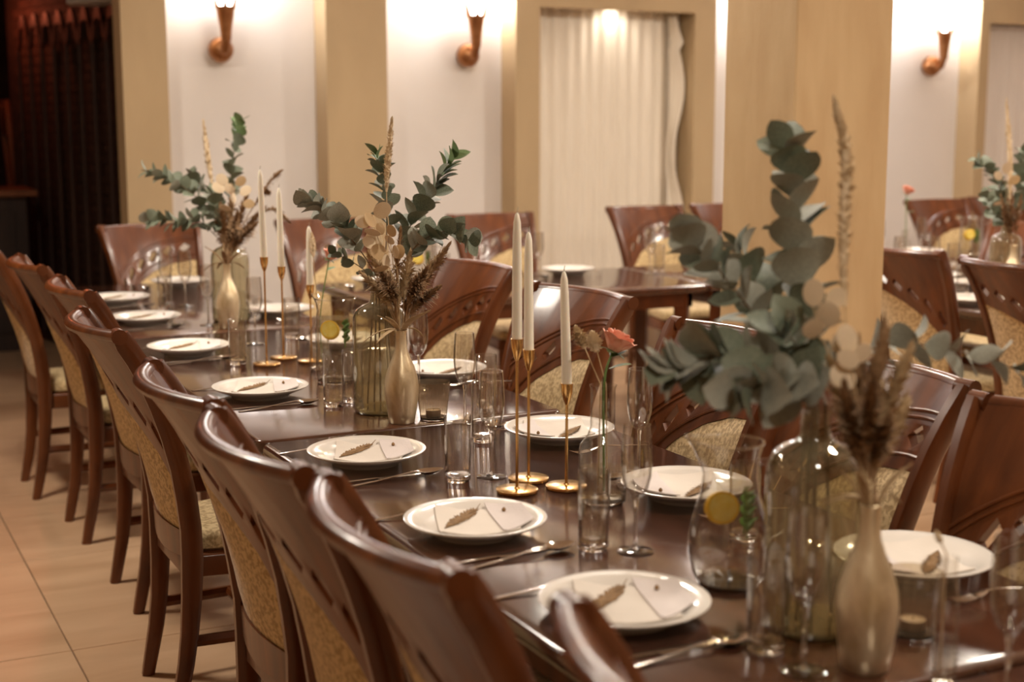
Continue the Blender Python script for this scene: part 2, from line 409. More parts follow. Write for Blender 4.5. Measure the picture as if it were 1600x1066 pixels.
# ------------------------------------------------------------------ ceiling lamps
for i, (x, y, p) in enumerate(CEIL_LIGHTS):
    t = empty('ceiling_lamp_offscreen', (x, y, CEIL)); tag(t, 'round flush ceiling lamp, ' + ['over the pillar aisle near the sconce wall','over the pillar aisle at the near table','over the open tiled floor','over the far tables','over the open floor behind the guests','over the far aisle'][i], 'lamp', 'round ceiling lamps')
    MB().lathe([(.20, 0), (.20, -.03), (.185, -.04)], 32, cap1=False).build('rim', 'gold_metal', t)
    MB().lathe([(.185, -.038), (.15, -.075), (.08, -.095), (0, -.10)], 32, cap0=False).build('diffuser', 'lamp_glow', t)
    L = bpy.data.lights.new('ceiling_lamp_light_offscreen', 'AREA'); L.shape = 'DISK'; L.size = .36; L.energy = p; L.color = LAMP_COL
    lo = bpy.data.objects.new('ceiling_lamp_light_offscreen', L); COL.objects.link(lo); lo.parent = t; lo.location = (0, 0, -.12)

rl = empty('recess_lamp', (4.56, 7.690, 2.243)); tag(rl, 'small round lamp tucked up behind the curtain recess lintel', 'lamp')
MB().lathe([(.03, 0), (.03, -.008), (.024, -.010)], 20, cap1=False).build('rim', 'gold_metal', rl)
MB().lathe([(.024, -.0090), (0, -.0095)], 20, cap0=False).build('lens', 'lamp_glow', rl)
L = bpy.data.lights.new('recess_light', 'SPOT'); L.energy = 6; L.color = LAMP_COL; L.spot_size = 2.6; L.spot_blend = 1; L.shadow_soft_size = .03
lo = bpy.data.objects.new('recess_light', L); COL.objects.link(lo); lo.parent = rl; lo.location = (0, 0, -.028)

# ------------------------------------------------------------------ wall sconces
def make_sconce():
    r = empty('wall_sconce')
    MB().lathe([(0,-.070),(.03,-.064),(.052,-.047),(.066,-.022),(.070,0),(.066,.022),(.052,.047),(.03,.064),(0,.070)], 24, (0, -.055, 0)).build('ball', 'copper', r)
    MB().tube([(0, -.10, -.01), (0, -.145, -.005), (0, -.165, .04), (0, -.17, .08)], [.026, .025, .024, .026], 12).build('arm', 'copper', r)
    h = MB().lathe([(.027, .04), (.031, .09), (.040, .15), (.051, .210), (.055, .222), (.047, .220)], 20, (0, -.17, 0), cap1=False).build('horn', 'copper', r)
    for k in range(6):
        a = k*PI/3 + .26; ca, sa = math.cos(a), math.sin(a)
        MB().tube([(.050*ca, -.17+.050*sa, .212), (.060*ca, -.17+.060*sa, .258), (.072*ca, -.17+.072*sa, .305)], [.013, .008, .003], 6).build('prong', 'copper', h)
    MB().lathe([(.030, .217), (.044, .26), (.058, .32), (.064, .39), (.056, .40)], 24, (0, -.17, 0)).build('shade', 'bulb', r)
    return r
SX = [2.108, 3.585, 5.72, 7.158]
sc0 = make_sconce()
for i, x in enumerate(SX):
    s_ = sc0 if i == 0 else copy_tree(sc0)
    s_.location = (x, WY1, 1.885)
    tag(s_, 'copper torch-shaped wall sconce on the white wall, %s from the dark screen' % ORD[i], 'sconce', 'copper wall sconces')
    nm = 'sconce_light' if x > 7 else 'sconce_light_offscreen'      # mouth of the shade: above the frame but for the last sconce
    L = bpy.data.lights.new(nm, 'POINT'); L.energy = 21; L.color = (1, .955, .94); L.shadow_soft_size = .05
    lo = bpy.data.objects.new(nm, L); COL.objects.link(lo); lo.parent = s_; lo.location = (0, -.17, .46)
L = bpy.data.lights.new('bar_light_offscreen', 'POINT'); L.energy = 9.0; L.color = (1, .20, .09); L.shadow_soft_size = .05
bl = empty('pendant_lamp_offscreen', (1.17, 10.55, 2.34)); tag(bl, 'small red pendant lamp over the dark bar counter', 'lamp')
MB().lathe([(.015, .08), (.05, .05), (.07, 0), (.066, 0), (.046, .045)], 20, cap1=False).build('shade', 'copper', bl)
MB().tube([(0, 0, .07), (0, 0, CEIL-2.34)], .004, 6).build('cord', 'dark_wood', bl)
lo = bpy.data.objects.new('bar_light_offscreen', L); COL.objects.link(lo); lo.parent = bl; lo.location = (0, 0, -.02)

# ------------------------------------------------------------------ tables
TZ = .76
def rrect(x0, x1, y0, y1, r, n=5):
    out = []
    for (cx, cy, a0) in ((x1-r, y1-r, 0), (x0+r, y1-r, 90), (x0+r, y0+r, 180), (x1-r, y0+r, 270)):
        for k in range(n+1):
            a = math.radians(a0+90*k/n); out.append((cx+r*math.cos(a), cy+r*math.sin(a)))
    return out
def make_table(cx, cy, lx, ly, label, ped=None):
    t = empty('dining_table', (cx, cy, 0)); tag(t, label, 'table', 'dining tables')
    X, Y = lx/2, ly/2
    mb = MB(); rings = []
    for ins, z in ((.012, TZ-.036), (.004, TZ-.032), (0, TZ-.024), (0, TZ-.008), (.003, TZ-.002), (.008, TZ)):
        rings.append([(x, y, z) for x, y in rrect(-X+ins, X-ins, -Y+ins, Y-ins, .035-ins)])
    n = len(rings[0]); vs = [p for r in rings for p in r]; fs = [tuple(range(n-1, -1, -1)), tuple((len(rings)-1)*n+i for i in range(n))]
    for k in range(len(rings)-1):
        for i in range(n): j = (i+1) % n; fs.append((k*n+i, k*n+j, (k+1)*n+j, (k+1)*n+i))
    mb.add(vs, fs).build('table_top', 'table_wood', t, True, 50)
    e = .06
    ap = MB()
    ap.box((-X+e, -Y+e, .655), (X-e, -Y+e+.022, TZ-.036)).box((-X+e, Y-e-.022, .655), (X-e, Y-e, TZ-.036))
    ap.box((-X+e, -Y+e, .655), (-X+e+.022, Y-e, TZ-.036)).box((X-e-.022, -Y+e, .655), (X-e, Y-e, TZ-.036))
    ap.build('apron', 'chair_wood', t, False)
    if ped:
        for y in ped:
            y -= cy
            MB().lathe([(.048, .03), (.044, .06), (.036, .12), (.044, .35), (.038, .58), (.06, .724)], 16, (-.035, y, 0)).build('pedestal', 'chair_wood', t)
            MB().bbox((-.085, y-.14, 0), (.015, y+.14, .035), .006).build('foot', 'chair_wood', t, False)
        return t
    for sx in (-1, 1):
        for sy in (-1, 1):
            x, y = sx*(X-e-.035), sy*(Y-e-.035)
            MB().tube([(x, y, 0), (x, y, .25), (x, y, TZ-.037)], [.030, .036, .046], 4).build('leg', 'chair_wood', t, False)
    return t
TX = 1.330; TWD = .82
make_table(TX, .49, TWD, 1.74, 'dark brown dining table with one lone champagne flute', [.25])
make_table(TX, 2.265, TWD, 1.78, 'dark brown dining table holding the round-bellied jug and rose vase', [2.41])
make_table(TX, 4.045, TWD, 1.75, 'dark brown dining table holding the straight jug and ribbed votive', [4.03])
make_table(TX, 5.775, TWD, 1.68, 'dark brown dining table ending at the head chair', [5.63])
make_table(2.92, 5.84, 1.62, .86, 'dark brown table set along the sconce wall, beside the head chair')
make_table(4.55, 5.84, 1.62, .86, 'dark brown table along the sconce wall, behind the pillar')
make_table(6.18, 5.84, 1.62, .86, 'dark brown table along the sconce wall, furthest from the screen')
make_table(4.53, 4.40, .82, 1.92, 'dark brown table beyond the pillar carrying a bouquet', [4.0, 4.75])

# ------------------------------------------------------------------ chair
XS = [(0,-.235),(.2,-.198),(.45,-.185),(.6,-.20),(.75,-.235),(.9,-.292),(1.0,-.350)]
HW = [(0,.165),(.2,.168),(.45,.18),(.6,.19),(.75,.203),(.9,.222),(1.0,.238)]
def xs(z): return interp(XS, z)
def hw(z): return interp(HW, z)
def bowf(z): return .020 + .040*max(0, min(1, (z-.45)/.55))
def surf(w_, z, off):
    u = w_/.22
    return (xs(z) - bowf(z)*(1-min(1, abs(u))**2) + off, u*hw(z), z)
EA, EB, EZ = .44, .325, .515
def ell(d, t):
    f0 = math.acos(EA/(EA+d)); f = f0 + (PI/2-f0)*t
    return (.22-(EA+d)*math.cos(f), EZ+(EB+d)*math.sin(f))
def make_chair():
    r = empty('dining_chair'); W = 'chair_wood'
    for s in (-1, 1):                                   # stiles run on down as the rear legs
        zs = [0, .06, .14, .22, .32, .42, .5, .58, .66, .74, .82, .88, .94, .98, 1.004]
        pts = [(xs(z), s*hw(z), z) for z in zs]
        rad = [(.0135, .016), (.0145, .018), (.015, .020), (.015, .022), (.0155, .025), (.0155, .027)] + [(.0155, .026)]*2 + [(.016, .024)]*5 + [(.017, .024), (.014, .020)]
        mb = MB()
        sec = [(1,.55),(.55,1),(-.55,1),(-1,.55),(-1,-.55),(-.55,-1),(.55,-1),(1,-.55)]
        vs = []; fs = []
        for i, p in enumerate(pts):
            t = (Vector(pts[min(i+1, len(pts)-1)])-Vector(pts[max(i-1, 0)])).normalized(); nrm = Vector((t.z, 0, -t.x)).normalized()
            for a, b in sec: vs.append(Vector(p)+Vector((0, 1, 0))*(a*rad[i][0])+nrm*(b*rad[i][1]))
        for i in range(len(pts)-1):
            for k in range(8): j = (k+1) % 8; fs.append((i*8+k, i*8+j, (i+1)*8+j, (i+1)*8+k))
        fs += [tuple(range(7, -1, -1)), tuple((len(pts)-1)*8+k for k in range(8))]
        mb.add(vs, fs).build('rear_leg', W, r, True, 50)
        # scroll end of the top rail
        MB().tube([(.195, s*.195, 0), (.195, s*.195, .2), (.195, s*.195, .42)], [.017, .022, .029], 4).build('front_leg', W, r, False)
        MB().tube([(xs(.2), s*.168, .20), (.195, s*.192, .20)], [(.010, .016)]*2, 6).build('stretcher', W, r, False)
    MB().tube([(0, -.178, .20), (0, .178, .20)], [(.010, .014)]*2, 6).build('stretcher', W, r, False)
    # pierced back panel
    ts = [0, .02]; hole = []
    nh = 6; t0, t1 = .05, .96; step = (t1-t0)/nh
    for k in range(nh):
        a = t0+k*step
        if a > ts[-1]+1e-6: ts.append(a)
        ts.append(a+step*.11); hole.append(len(ts)-1); ts.append(a+step*.89)
    ts += [t1, 1.0]
    ts = sorted(set(round(t, 5) for t in ts)); hs = set()
    for k in range(nh): hs.add(round(t0+k*step+step*.11, 5))
    rows = []
    for d in (0, .036, .086):
        rows.append([ell(d, t) for t in ts])
    top = [(-.22+.44*t**.8, 1.0) for t in ts]
    for q in (.3, .55, .78, 1.0):
        rows.append([(a[0]+(b[0]-a[0])*q, a[1]+(b[1]-a[1])*q) for a, b in zip(rows[2], top)])
    pts = [p for row in rows for p in row]; n = len(ts); fs = []
    for k in range(len(rows)-1):
        for i in range(n-1):
            A, B, C_, D = k*n+i, k*n+i+1, (k+1)*n+i+1, (k+1)*n+i
            if k == 1 and ts[i] in hs:
                P = [Vector(pts[j]) for j in (A, B, C_, D)]
                c = sum(P, Vector((0, 0)))/4; o = len(pts)
                mids = [((P[0]+P[1])/2), ((P[1]+P[2])/2), ((P[2]+P[3])/2), ((P[3]+P[0])/2)]
                for m_ in mids: pts.append(tuple(c+(m_-c)*.92))
                b_, r_, t_, l_ = o, o+1, o+2, o+3
                fs += [(A, B, b_), (B, r_, b_), (B, C_, r_), (C_, t_, r_), (C_, D, t_), (D, l_, t_), (D, A, l_), (A, b_, l_)]
            else: fs.append((A, B, C_, D))
    MB().sheet(pts, fs, lambda a, b: surf(a, b, .012), lambda a, b: surf(a, b, -.012)).build('back_panel', W, r, True, 35)
    bp_ = [c for c in r.children if c.name.startswith('back_panel')][0]
    for d in (.026, .096, .109):
        pp = [surf(*ell(d, t/20), .0125) for t in range(21)]
        MB().tube(pp, .0042, 6).build('molding', W, bp_)
    pp = [Vector(surf(-.22+.44*k/24, 1.0, -.006)) for k in range(25)]
    tr_ = MB().tube(pp, [(.017, .014)]*25, 10).build('top_rail', W, r)
    for s in (-1, 1): MB().tube([(xs(1.0)-.004, s*(hw(1.0)+.015), 1.0), (xs(1.0)-.004, s*(hw(1.0)-.024), 1.0)], [(.019, .019)]*2, 12).build('scroll', W, tr_)
    # upholstered back
    pts = []; fs = []; nw, nz = 16, 7
    for i in range(nw+1):
        w_ = -.205+.415*i/nw
        c = max(-1, min(1, (.22-w_)/EA)); za = EZ+EB*math.sqrt(max(0, 1-c*c))+.006
        zb = .487
        for k in range(nz+1): pts.append((w_, zb+(max(za, zb+.012)-zb)*k/nz))
    for i in range(nw):
        for k in range(nz): a = i*(nz+1)+k; fs.append((a, a+nz+1, a+nz+2, a+1))
    def puff(a, b):
        c = max(-1, min(1, (.22-a)/EA)); za = EZ+EB*math.sqrt(max(0, 1-c*c))
        return max(0, min(1, (za-b)/.05))*max(0, min(1, (b-.487)/.05))*max(0, min(1, (.21-abs(a))/.04))
    MB().sheet(pts, fs, lambda a, b: surf(a, b, .008+.014*puff(a, b)), lambda a, b: surf(a, b, -.007-.006*puff(a, b))).build('back_upholstery', 'fabric', r, True, 60)
    pts = []; fs = []
    for i in range(13):
        w_ = -.215+.43*i/12; zz = .055*(abs(w_)/.215)**2
        pts += [(w_, .425-.012*(1-(w_/.215)**2)), (w_, .489+zz*.0)]
    for i in range(12): a = 2*i; fs.append((a, a+2, a+3, a+1))
    MB().sheet(pts, fs, lambda a, b: surf(a, b, .013), lambda a, b: surf(a, b, -.013)).build('lower_rail', W, r, True, 35)
    # seat: wooden frame and fabric cushion
    def trap(x0, x1, w0, w1, z0, z1, mat, name, rr):
        prof = [(rr*.6, z0), (0, z0+rr*.4), (0, z1-rr), (rr*.35, z1-rr*.3), (rr*1.2, z1)]
        mb = MB(); rings = []
        for ins, z in prof:
            ring = []
            for (x, y, sx, sy) in ((x0, -w0, 1, 1), (x1, -w1, -1, 1), (x1, w1, -1, -1), (x0, w0, 1, -1)):
                cx_, cy_ = x+sx*.03, y+sy*.03
                a0 = {(1,1): 180, (-1,1): 270, (-1,-1): 0, (1,-1): 90}[(sx, sy)]
                for k in range(4):
                    a = math.radians(a0+30*k); q = max(.004, .03-ins); ring.append((cx_+q*math.cos(a)+sx*max(0, ins-.026), cy_+q*math.sin(a)+sy*max(0, ins-.026), z))
            rings.append(ring)
        n_ = 16; vs = [p for g in rings for p in g]; fs = [tuple(range(n_-1, -1, -1)), tuple((len(rings)-1)*n_+i for i in range(n_))]
        for k in range(len(rings)-1):
            for i in range(n_): j = (i+1) % n_; fs.append((k*n_+i, k*n_+j, (k+1)*n_+j, (k+1)*n_+i))
        mb.add(vs, fs).build(name, mat, r, True, 50)
    trap(-.20, .225, .172, .222, .365, .425, W, 'seat_frame', .008)
    trap(-.165, .23, .158, .226, .425, .478, 'fabric', 'seat_cushion', .022)
    return r
chair0 = make_chair(); chair_used = [False]
def chair(x, y, ang, label, group):
    """x, y of the seat centre; ang = facing direction"""
    c = copy_tree(chair0) if chair_used[0] else chair0; chair_used[0] = True
    c.location = (x, y, 0); c.rotation_euler = (0, 0, math.radians(ang)); tag(c, label, 'chair', group); return c
LEFT = [(1.010, 5.98, 0), (1.075, 5.27, 1), (1.085, 4.45, 1), (1.005, 3.605, 0), (.985, 2.685, 0), (.970, 2.14, 0), (.980, 1.600, -2), (1.030, .985, -2)]
for i, (x, y, a) in enumerate(LEFT):
    chair(x, y, a, 'carved brown wooden chair with its back to the open floor, %s from the screen' % ORD[i], 'chairs on the open-floor side of the long table')
RIGHT = [(1.745, 4.42, 187), (1.675, 3.565, 187), (1.60, 2.73, 181), (1.585, 2.19, 184), (1.55, 1.62, 184)]
for i, (x, y, a) in enumerate(RIGHT):
    chair(x, y, a, 'carved brown wooden chair on the pillar side of the long table, %s from the sconces' % ORD[i], 'chairs on the pillar side of the long table')
chair(1.545, 6.53, -82, 'carved brown wooden chair at the head of the long table', 'chairs facing away from the sconce wall')
for i, (x, y, a) in enumerate([(2.37, 6.52, -90), (3.30, 6.50, -90), (4.40, 6.72, -90), (4.985, 6.74, -90), (6.44, 6.52, -90), (7.06, 6.62, -90)]):
    chair(x, y, a, 'carved brown wooden chair along the sconce wall tables, %s from the head chair' % ORD[i], 'chairs facing away from the sconce wall')
chair(4.20, 4.33, 2, 'carved brown wooden chair half hidden by the ochre pillar', 'chairs at the table beyond the pillar')
chair(4.15, 3.66, 2, 'carved brown wooden chair beyond the pillar, beside the bouquet', 'chairs at the table beyond the pillar')
chair(4.98, 5.02, 182, 'carved brown wooden chair across the pillar-side table, behind the bouquet', 'chairs at the table beyond the pillar')

# ------------------------------------------------------------------ tableware
def proto(fn): return fn()
P_plate = MB().lathe([(0,.004),(.068,.004),(.070,0),(.076,0),(.080,.006),(.098,.014),(.122,.024),(.130,.029),(.1305,.031),(.128,.032),(.110,.0265),(.095,.021),(.086,.017),(.04,.0155),(0,.0155)], 48).mesh('plate', 'porcelain', True, 50)
PLZ = [(0,.0155),(.04,.0155),(.086,.017),(.095,.021),(.110,.0265),(.128,.032),(.14,.036)]
def platez(x, y):
    r_ = math.hypot(x, y)
    for (a, b), (c, d) in zip(PLZ, PLZ[1:]):
        if r_ <= c: return b+(d-b)*(r_-a)/(c-a)
    return PLZ[-1][1]
def napkin_meshes():
    # square folded into a wide kite whose tip hangs to the rim; a second lilac fold on top
    def slab(poly, z0, z1, mat, name, n=7):
        # fan of quads between two polylines, gently draped into the plate
        (a, b, c, d) = [Vector(p) for p in poly]; pts = []; fs = []
        for i in range(n+1):
            for k in range(n+1):
                s, t = i/n, k/n; p = a*(1-s)*(1-t)+b*s*(1-t)+c*s*t+d*(1-s)*t; pts.append((p.x, p.y))
        for i in range(n):
            for k in range(n): q = i*(n+1)+k; fs.append((q, q+n+1, q+n+2, q+1))
        def zz(x, y):
            return platez(x, y) + .0003*(1+math.sin(x*90+y*40))
        mb = MB().sheet(pts, fs, lambda x, y: (x, y, z1+zz(x, y)), lambda x, y: (x, y, z0+zz(x, y)))
        return mb.mesh(name, mat, True, 50)
    k1 = slab([(-.098,-.060),(.035,-.108),(.112,.030),(-.030,.110)], .0005, .0035, 'napkin', 'napkin')
    k2 = slab([(.010,-.102),(.090,-.058),(.113,.030),(.060,.080)], .0042, .0064, 'napkin_lilac', 'napkin_fold')
    return k1, k2
P_nap, P_nap2 = napkin_meshes()
def sprig_mesh():
    mb = MB(); base = Vector((-.068, -.014, 0)); tip = Vector((.053, .083, 0)); d = (tip-base)
    lie = lambda p, h: Vector((p.x, p.y, platez(p.x, p.y)+h))
    mb.tube([lie(base+d*(k/10), .0052) for k in range(11)], [.0012]*8+[.0010, .0008, .0006], 5)
    rr = random.Random(3)
    for k in range(110):
        t = .02+.80*k/110; p = lie(base+d*t, .0052); side = Vector((-d.y, d.x, 0)).normalized()*(1 if k % 2 else -1)
        L = .004+.0110*math.sin(PI*min(1, t/.86)); q = p+d.normalized()*.012+side*L*(.6+.6*rr.random()); q = lie(q, .0050+.0025*rr.random())
        e = d.normalized()*.0042; mb.add([p-e, p+e, q+Vector((0,0,.0008)), q-e*.5], [(0,1,2,3)])
    return mb.mesh('sprig', 'sprig', False)
P_sprig = sprig_mesh()
P_seed = MB().lathe([(0,-.004),(.0035,-.002),(.004,.001),(.002,.004),(0,.005)], 10, (.073,.026,.0270)).mesh('seed_head', 'sprig')
def bar_mesh(stations, name, mat='steel', ext=None):
    """flat tapered bar: stations of (x, half width, z)"""
    mb = MB(); vs = []; fs = []; n = len(stations)
    for x, h, z in stations:
        vs += [(x, -h, z+.0006), (x, -h*.6, z+.0018), (x, h*.6, z+.0018), (x, h, z+.0006), (x, h*.6, z-.0006), (x, -h*.6, z-.0006)]
    for i in range(n-1):
        for k in range(6): j = (k+1) % 6; fs.append((i*6+k, (i+1)*6+k, (i+1)*6+j, i*6+j))
    fs += [tuple(range(6)), tuple((n-1)*6+k for k in range(5, -1, -1))]
    mb.add(vs, fs)
    if ext: ext(mb)
    return mb.mesh(name, mat, True, 50)
P_knife = bar_mesh([(-.105,.0055,.001),(-.10,.0075,.001),(-.02,.006,.002),(0,.0045,.002),(.005,.0085,.001),(.08,.0095,.001),(.105,.006,.001),(.113,.001,.001)], 'knife')
def spoon_bowl(mb):
    vs = []; fs = []; nr, nc = 5, 16
    for k in range(nr+1):
        q = k/nr
        for i in range(nc):
            a = 2*PI*i/nc; x = .088+.031*q*math.cos(a)+.002*q*math.cos(2*a); y = .0195*q*math.sin(a)*(1-.12*math.cos(a))
            vs.append((x, y, .0015+.009*q*q+.001))
    for k in range(nr):
        for i in range(nc): j = (i+1) % nc; fs.append((k*nc+i, (k+1)*nc+i, (k+1)*nc+j, k*nc+j))
    mb.add(vs, fs)
    mb.add([(x, y, z-.0012) for x, y, z in vs], [tuple(reversed(f)) for f in fs])
P_spoon = bar_mesh([(-.105,.004,.001),(-.10,.0075,.001),(-.04,.005,.004),(.02,.003,.010),(.05,.0035,.0125),(.060,.006,.0115)], 'spoon', 'steel', spoon_bowl)
def fork_tines(mb):
    for k in range(4):
        y = -.0084+.0056*k
        mb.tube([(.058, y*.9, .006), (.075, y, .004), (.092, y, .004), (.108, y*.96, .009)], [(.0020,.0010),(.0019,.0010),(.0017,.0010),(.0006,.0006)], 6)
P_fork = bar_mesh([(-.105,.004,.001),(-.10,.0075,.001),(-.04,.005,.005),(.015,.003,.011),(.035,.004,.011),(.045,.0095,.009),(.060,.0105,.006)], 'fork', 'steel', fork_tines)

def shell(prof_out, prof_in): return prof_out + list(reversed(prof_in))
def flute_tree():
    r = empty('champagne_flute')
    outp = [(.0045,.093),(.012,.100),(.0205,.114),(.0260,.136),(.0275,.160),(.0262,.195),(.0238,.226)]
    inp = [(0,.100),(.011,.105),(.0192,.117),(.0248,.138),(.0263,.160),(.0250,.195),(.0227,.226)]
    MB().lathe(outp + list(reversed(inp)), 28, cap0=False, cap1=False).build('bowl', 'glass', r, True, 60)
    MB().lathe([(.0052,.0045),(.0037,.010),(.0032,.03),(.0031,.06),(.0034,.082),(.0052,.092),(.0048,.0965)], 16).build('stem', 'solid_glass', r)
    MB().lathe([(.0315,0),(.0322,.0012),(.0305,.0022),(.018,.0036),(.007,.0058),(.0045,.008)], 28).build('foot', 'glass', r)
    return r
def tumbler_tree(drink=False):
    r = empty('highball_glass')
    outp = [(.0265,.0145),(.0272,.05),(.0285,.138),(.0280,.140)]
    inp = [(0,.0150),(.0245,.0160),(.0253,.05),(.0268,.139)]
    MB().lathe(outp + list(reversed(inp)), 32, cap0=False, cap1=False).build('wall', 'glass', r, True, 60)
    MB().lathe([(.0,.0006),(.0225,.0),(.0255,.002),(.0267,.007),(.0266,.0142),(.0,.0146)], 32).build('base', 'solid_glass', r, True, 50)
    return r
FLUTE0 = flute_tree(); TUMB0 = tumbler_tree(); _used = {}
def place(proto_, x, y, label, cat, group, z=TZ, rz=0, sc=1):
    o = copy_tree(proto_) if _used.get(proto_.name) else proto_
    if not _used.get(proto_.name): _used[proto_.name] = 1
    o.location = (x, y, z); o.rotation_euler = (0, 0, rz); o.scale = (sc, sc, sc); tag(o, label, cat, group); return o
def flute(x, y, where, sc=1): return place(FLUTE0, x, y, 'clear champagne flute ' + where, 'glass', 'champagne flutes', sc=sc)
def tumbler(x, y, where, sc=1): return place(TUMB0, x, y, 'clear highball glass ' + where, 'glass', 'highball glasses', sc=sc)

def setting(x, y, ang, where, jit=0, cutlery=True, fine=True):
    """plate, folded napkin, dried sprig and cutlery; ang = direction the guest faces"""
    a = math.radians(ang + jit)
    Rz = Matrix.Rotation(a, 4, 'Z'); B = Matrix.Translation((x, y, TZ)) @ Rz
    tag(inst('dinner_plate', P_plate, None, B), 'white dinner plate ' + where, 'plate', 'dinner plates')
    n = empty('folded_napkin'); n.matrix_world = B; tag(n, 'cream folded napkin on the plate ' + where, 'napkin', 'folded napkins')
    inst('napkin_sheet', P_nap, n); inst('napkin_fold', P_nap2, n)
    if fine:
        s = empty('dried_sprig'); s.matrix_world = B; tag(s, 'brown dried grass sprig on the napkin ' + where, 'dried sprig', 'dried sprigs')
        inst('spike', P_sprig, s); inst('seed_head', P_seed, s)
    if cutlery:
        tag(inst('fork', P_fork, None, B @ Matrix.Translation((-.045, .155, 0))), 'steel fork beside the plate ' + where, 'fork', 'forks')
        tag(inst('table_knife', P_knife, None, B @ Matrix.Translation((-.035, -.150, 0))), 'steel knife beside the plate ' + where, 'knife', 'knives')
        tag(inst('spoon', P_spoon, None, B @ Matrix.Translation((-.010, -.178, 0)) @ Matrix.Rotation(.10, 4, 'Z')), 'steel spoon beside the plate ' + where, 'spoon', 'spoons')
for i, (x, y) in enumerate([(1.150,5.93),(1.124,5.285),(1.093,4.515),(1.092,3.715),(1.079,2.870),(1.062,2.272),(1.074,1.768),(1.08,1.02)]):
    setting(x, y, 0, 'on the open-floor side, %s from the head chair' % ORD[i], jit=[2,-2,1,0,0,2,-1,0][i])
for i, (x, y) in enumerate([(1.640,5.28),(1.60,4.44),(1.655,3.765),(1.568,2.885),(1.545,2.312),(1.620,1.745)]):
    setting(x, y, 180, 'on the pillar side, %s from the head chair' % ORD[i], jit=[0,4,0,3,-3,0][i])
setting(1.53, 6.44, -90, 'before the head chair')
for i, x in enumerate([2.37, 3.36, 4.40, 4.985, 5.62, 6.44, 7.0]):
    setting(x, 6.10, -90, 'on the sconce wall tables, %s from the head chair' % ORD[i], fine=False)
for i, (x, y) in enumerate([(4.27, 4.33), (4.27, 3.68), (4.72, 4.75), (4.78, 5.10)]):
    setting(x, y, [0, 0, 180, 180][i], 'on the table beyond the pillar, ' + ['behind the half-hidden chair','beside the bouquet','in the middle','at the wall end'][i], fine=False)

# ---- glasses on the long table
tumbler(1.189, 2.627, 'beside the tall candle trio at the third plate')
flute(1.268, 2.630, 'between the highball glass and the tall candle trio')
flute(1.445, 3.150, 'behind the ribbed votive by the table seam')
tumbler(1.395, 2.939, 'on the near side of the table seam, among flutes')
tumbler(1.223, 3.490, 'in front of the straight jug, next to the plate')
tumbler(1.290, 3.525, 'between the straight jug and the olive vase')
tumbler(1.178, 4.240, 'at the tallest of the far candle trio')
tumbler(1.498, 4.692, 'behind the far candle trio')
flute(1.345, 4.620, 'behind the far candle trio, with no lemon')
flute(1.318, 5.125, 'beside the far gold bottle vase')
flute(1.379, 5.715, 'in front of the head plate, nearer the middle')
flute(1.330, 5.84, 'in front of the head plate, nearer the open floor')
tumbler(1.275, 5.62, 'behind the second plate from the head chair')
tumbler(1.204, 2.088, 'in front of the rose vase')
flute(1.262, 2.042, 'in front of the rose vase, beside a highball glass')
flute(1.560, 2.515, 'at the pillar-side plate behind the round jug')
tumbler(1.182, 1.560, 'beside the near olive vase')
flute(1.179, 1.471, 'in front of the near olive vase')
flute(1.338, 1.262, 'standing alone on the nearest table')
tumbler(1.475, 2.02, 'behind the round-bellied jug')
flute(1.52, 3.62, 'beside the pillar-side plate past the seam')
tumbler(1.575, 3.30, 'on the pillar side just past the seam')
# ---- glasses on the far tables
k = 0
for x in (2.55, 3.10, 3.72, 4.20, 4.62, 5.16, 5.45, 5.82, 6.12, 6.66, 6.85):
    flute(x, 5.92, 'on the sconce wall tables, %s from the head chair' % (ORD + ['eleventh'])[k])
    if k % 2 == 0 or k > 5: tumbler(x+.09, 5.98, 'next to the %s flute on the sconce wall tables' % (ORD + ['eleventh'])[k])
    k += 1
for i, (x, y) in enumerate([(4.46, 4.98), (4.42, 4.60), (4.62, 4.93), (4.44, 4.12)]):
    flute(x, y, 'on the table beyond the pillar, %s from the sconce wall' % ['first','third','second','fourth'][i])
for i, (x, y) in enumerate([(4.56, 5.22), (4.52, 4.64)]):
    tumbler(x, y, 'on the table beyond the pillar, %s the bouquet' % ['well behind','just behind'][i])

# ---- candle holders with tapers
def candle_set(x, y, hold, cand, where, lean=(0, 0)):
    h = empty('candle_holder', (x, y, TZ)); tag(h, 'slim gold candlestick on a round base ' + where, 'candlestick', 'gold candlesticks')
    MB().lathe([(0,0),(.041,0),(.0425,.0015),(.0425,.0055),(.041,.0065),(.006,.0068),(.0045,.010)], 36).build('base', 'gold_metal', h)
    MB().lathe([(.0032,.008),(.0030,hold-.045),(.0036,hold-.040)], 12).build('stem', 'gold_metal', h)
    MB().lathe([(.0036,hold-.044),(.0075,hold-.034),(.0118,hold-.018),(.0128,hold),(.0110,hold),(.0100,hold-.012),(0,hold-.014)], 20).build('cup', 'gold_metal', h)
    c = empty('taper_candle', (x, y, TZ+hold-.012)); c.rotation_euler = (lean[0], lean[1], 0); tag(c, 'ivory taper candle in the gold candlestick ' + where, 'candle', 'ivory taper candles')
    H = cand+.012
    wx = MB().lathe([(.0098,0),(.0104,.02),(.0098,H*.45),(.0086,H*.80),(.0072,H*.93),(.0040,H*.985),(.0012,H)], 16).build('wax', 'wax', c)
    MB().tube([(0,0,H-.002),(.001,0,H+.006),(.003,.001,H+.011)], .0008, 5).build('wick', 'wick', wx)
candle_set(1.261, 2.498, .313, .250, 'with the tallest candle, before the third plate')
candle_set(1.325, 2.571, .276, .242, 'touching the tallest one, before the third plate', (.0, -.004))
candle_set(1.365, 2.480, .217, .228, 'nearest the rose vase, shortest of its trio', (.0, -.035))
candle_set(1.256, 4.197, .333, .264, 'tallest beyond the straight jug', (0, -.02))
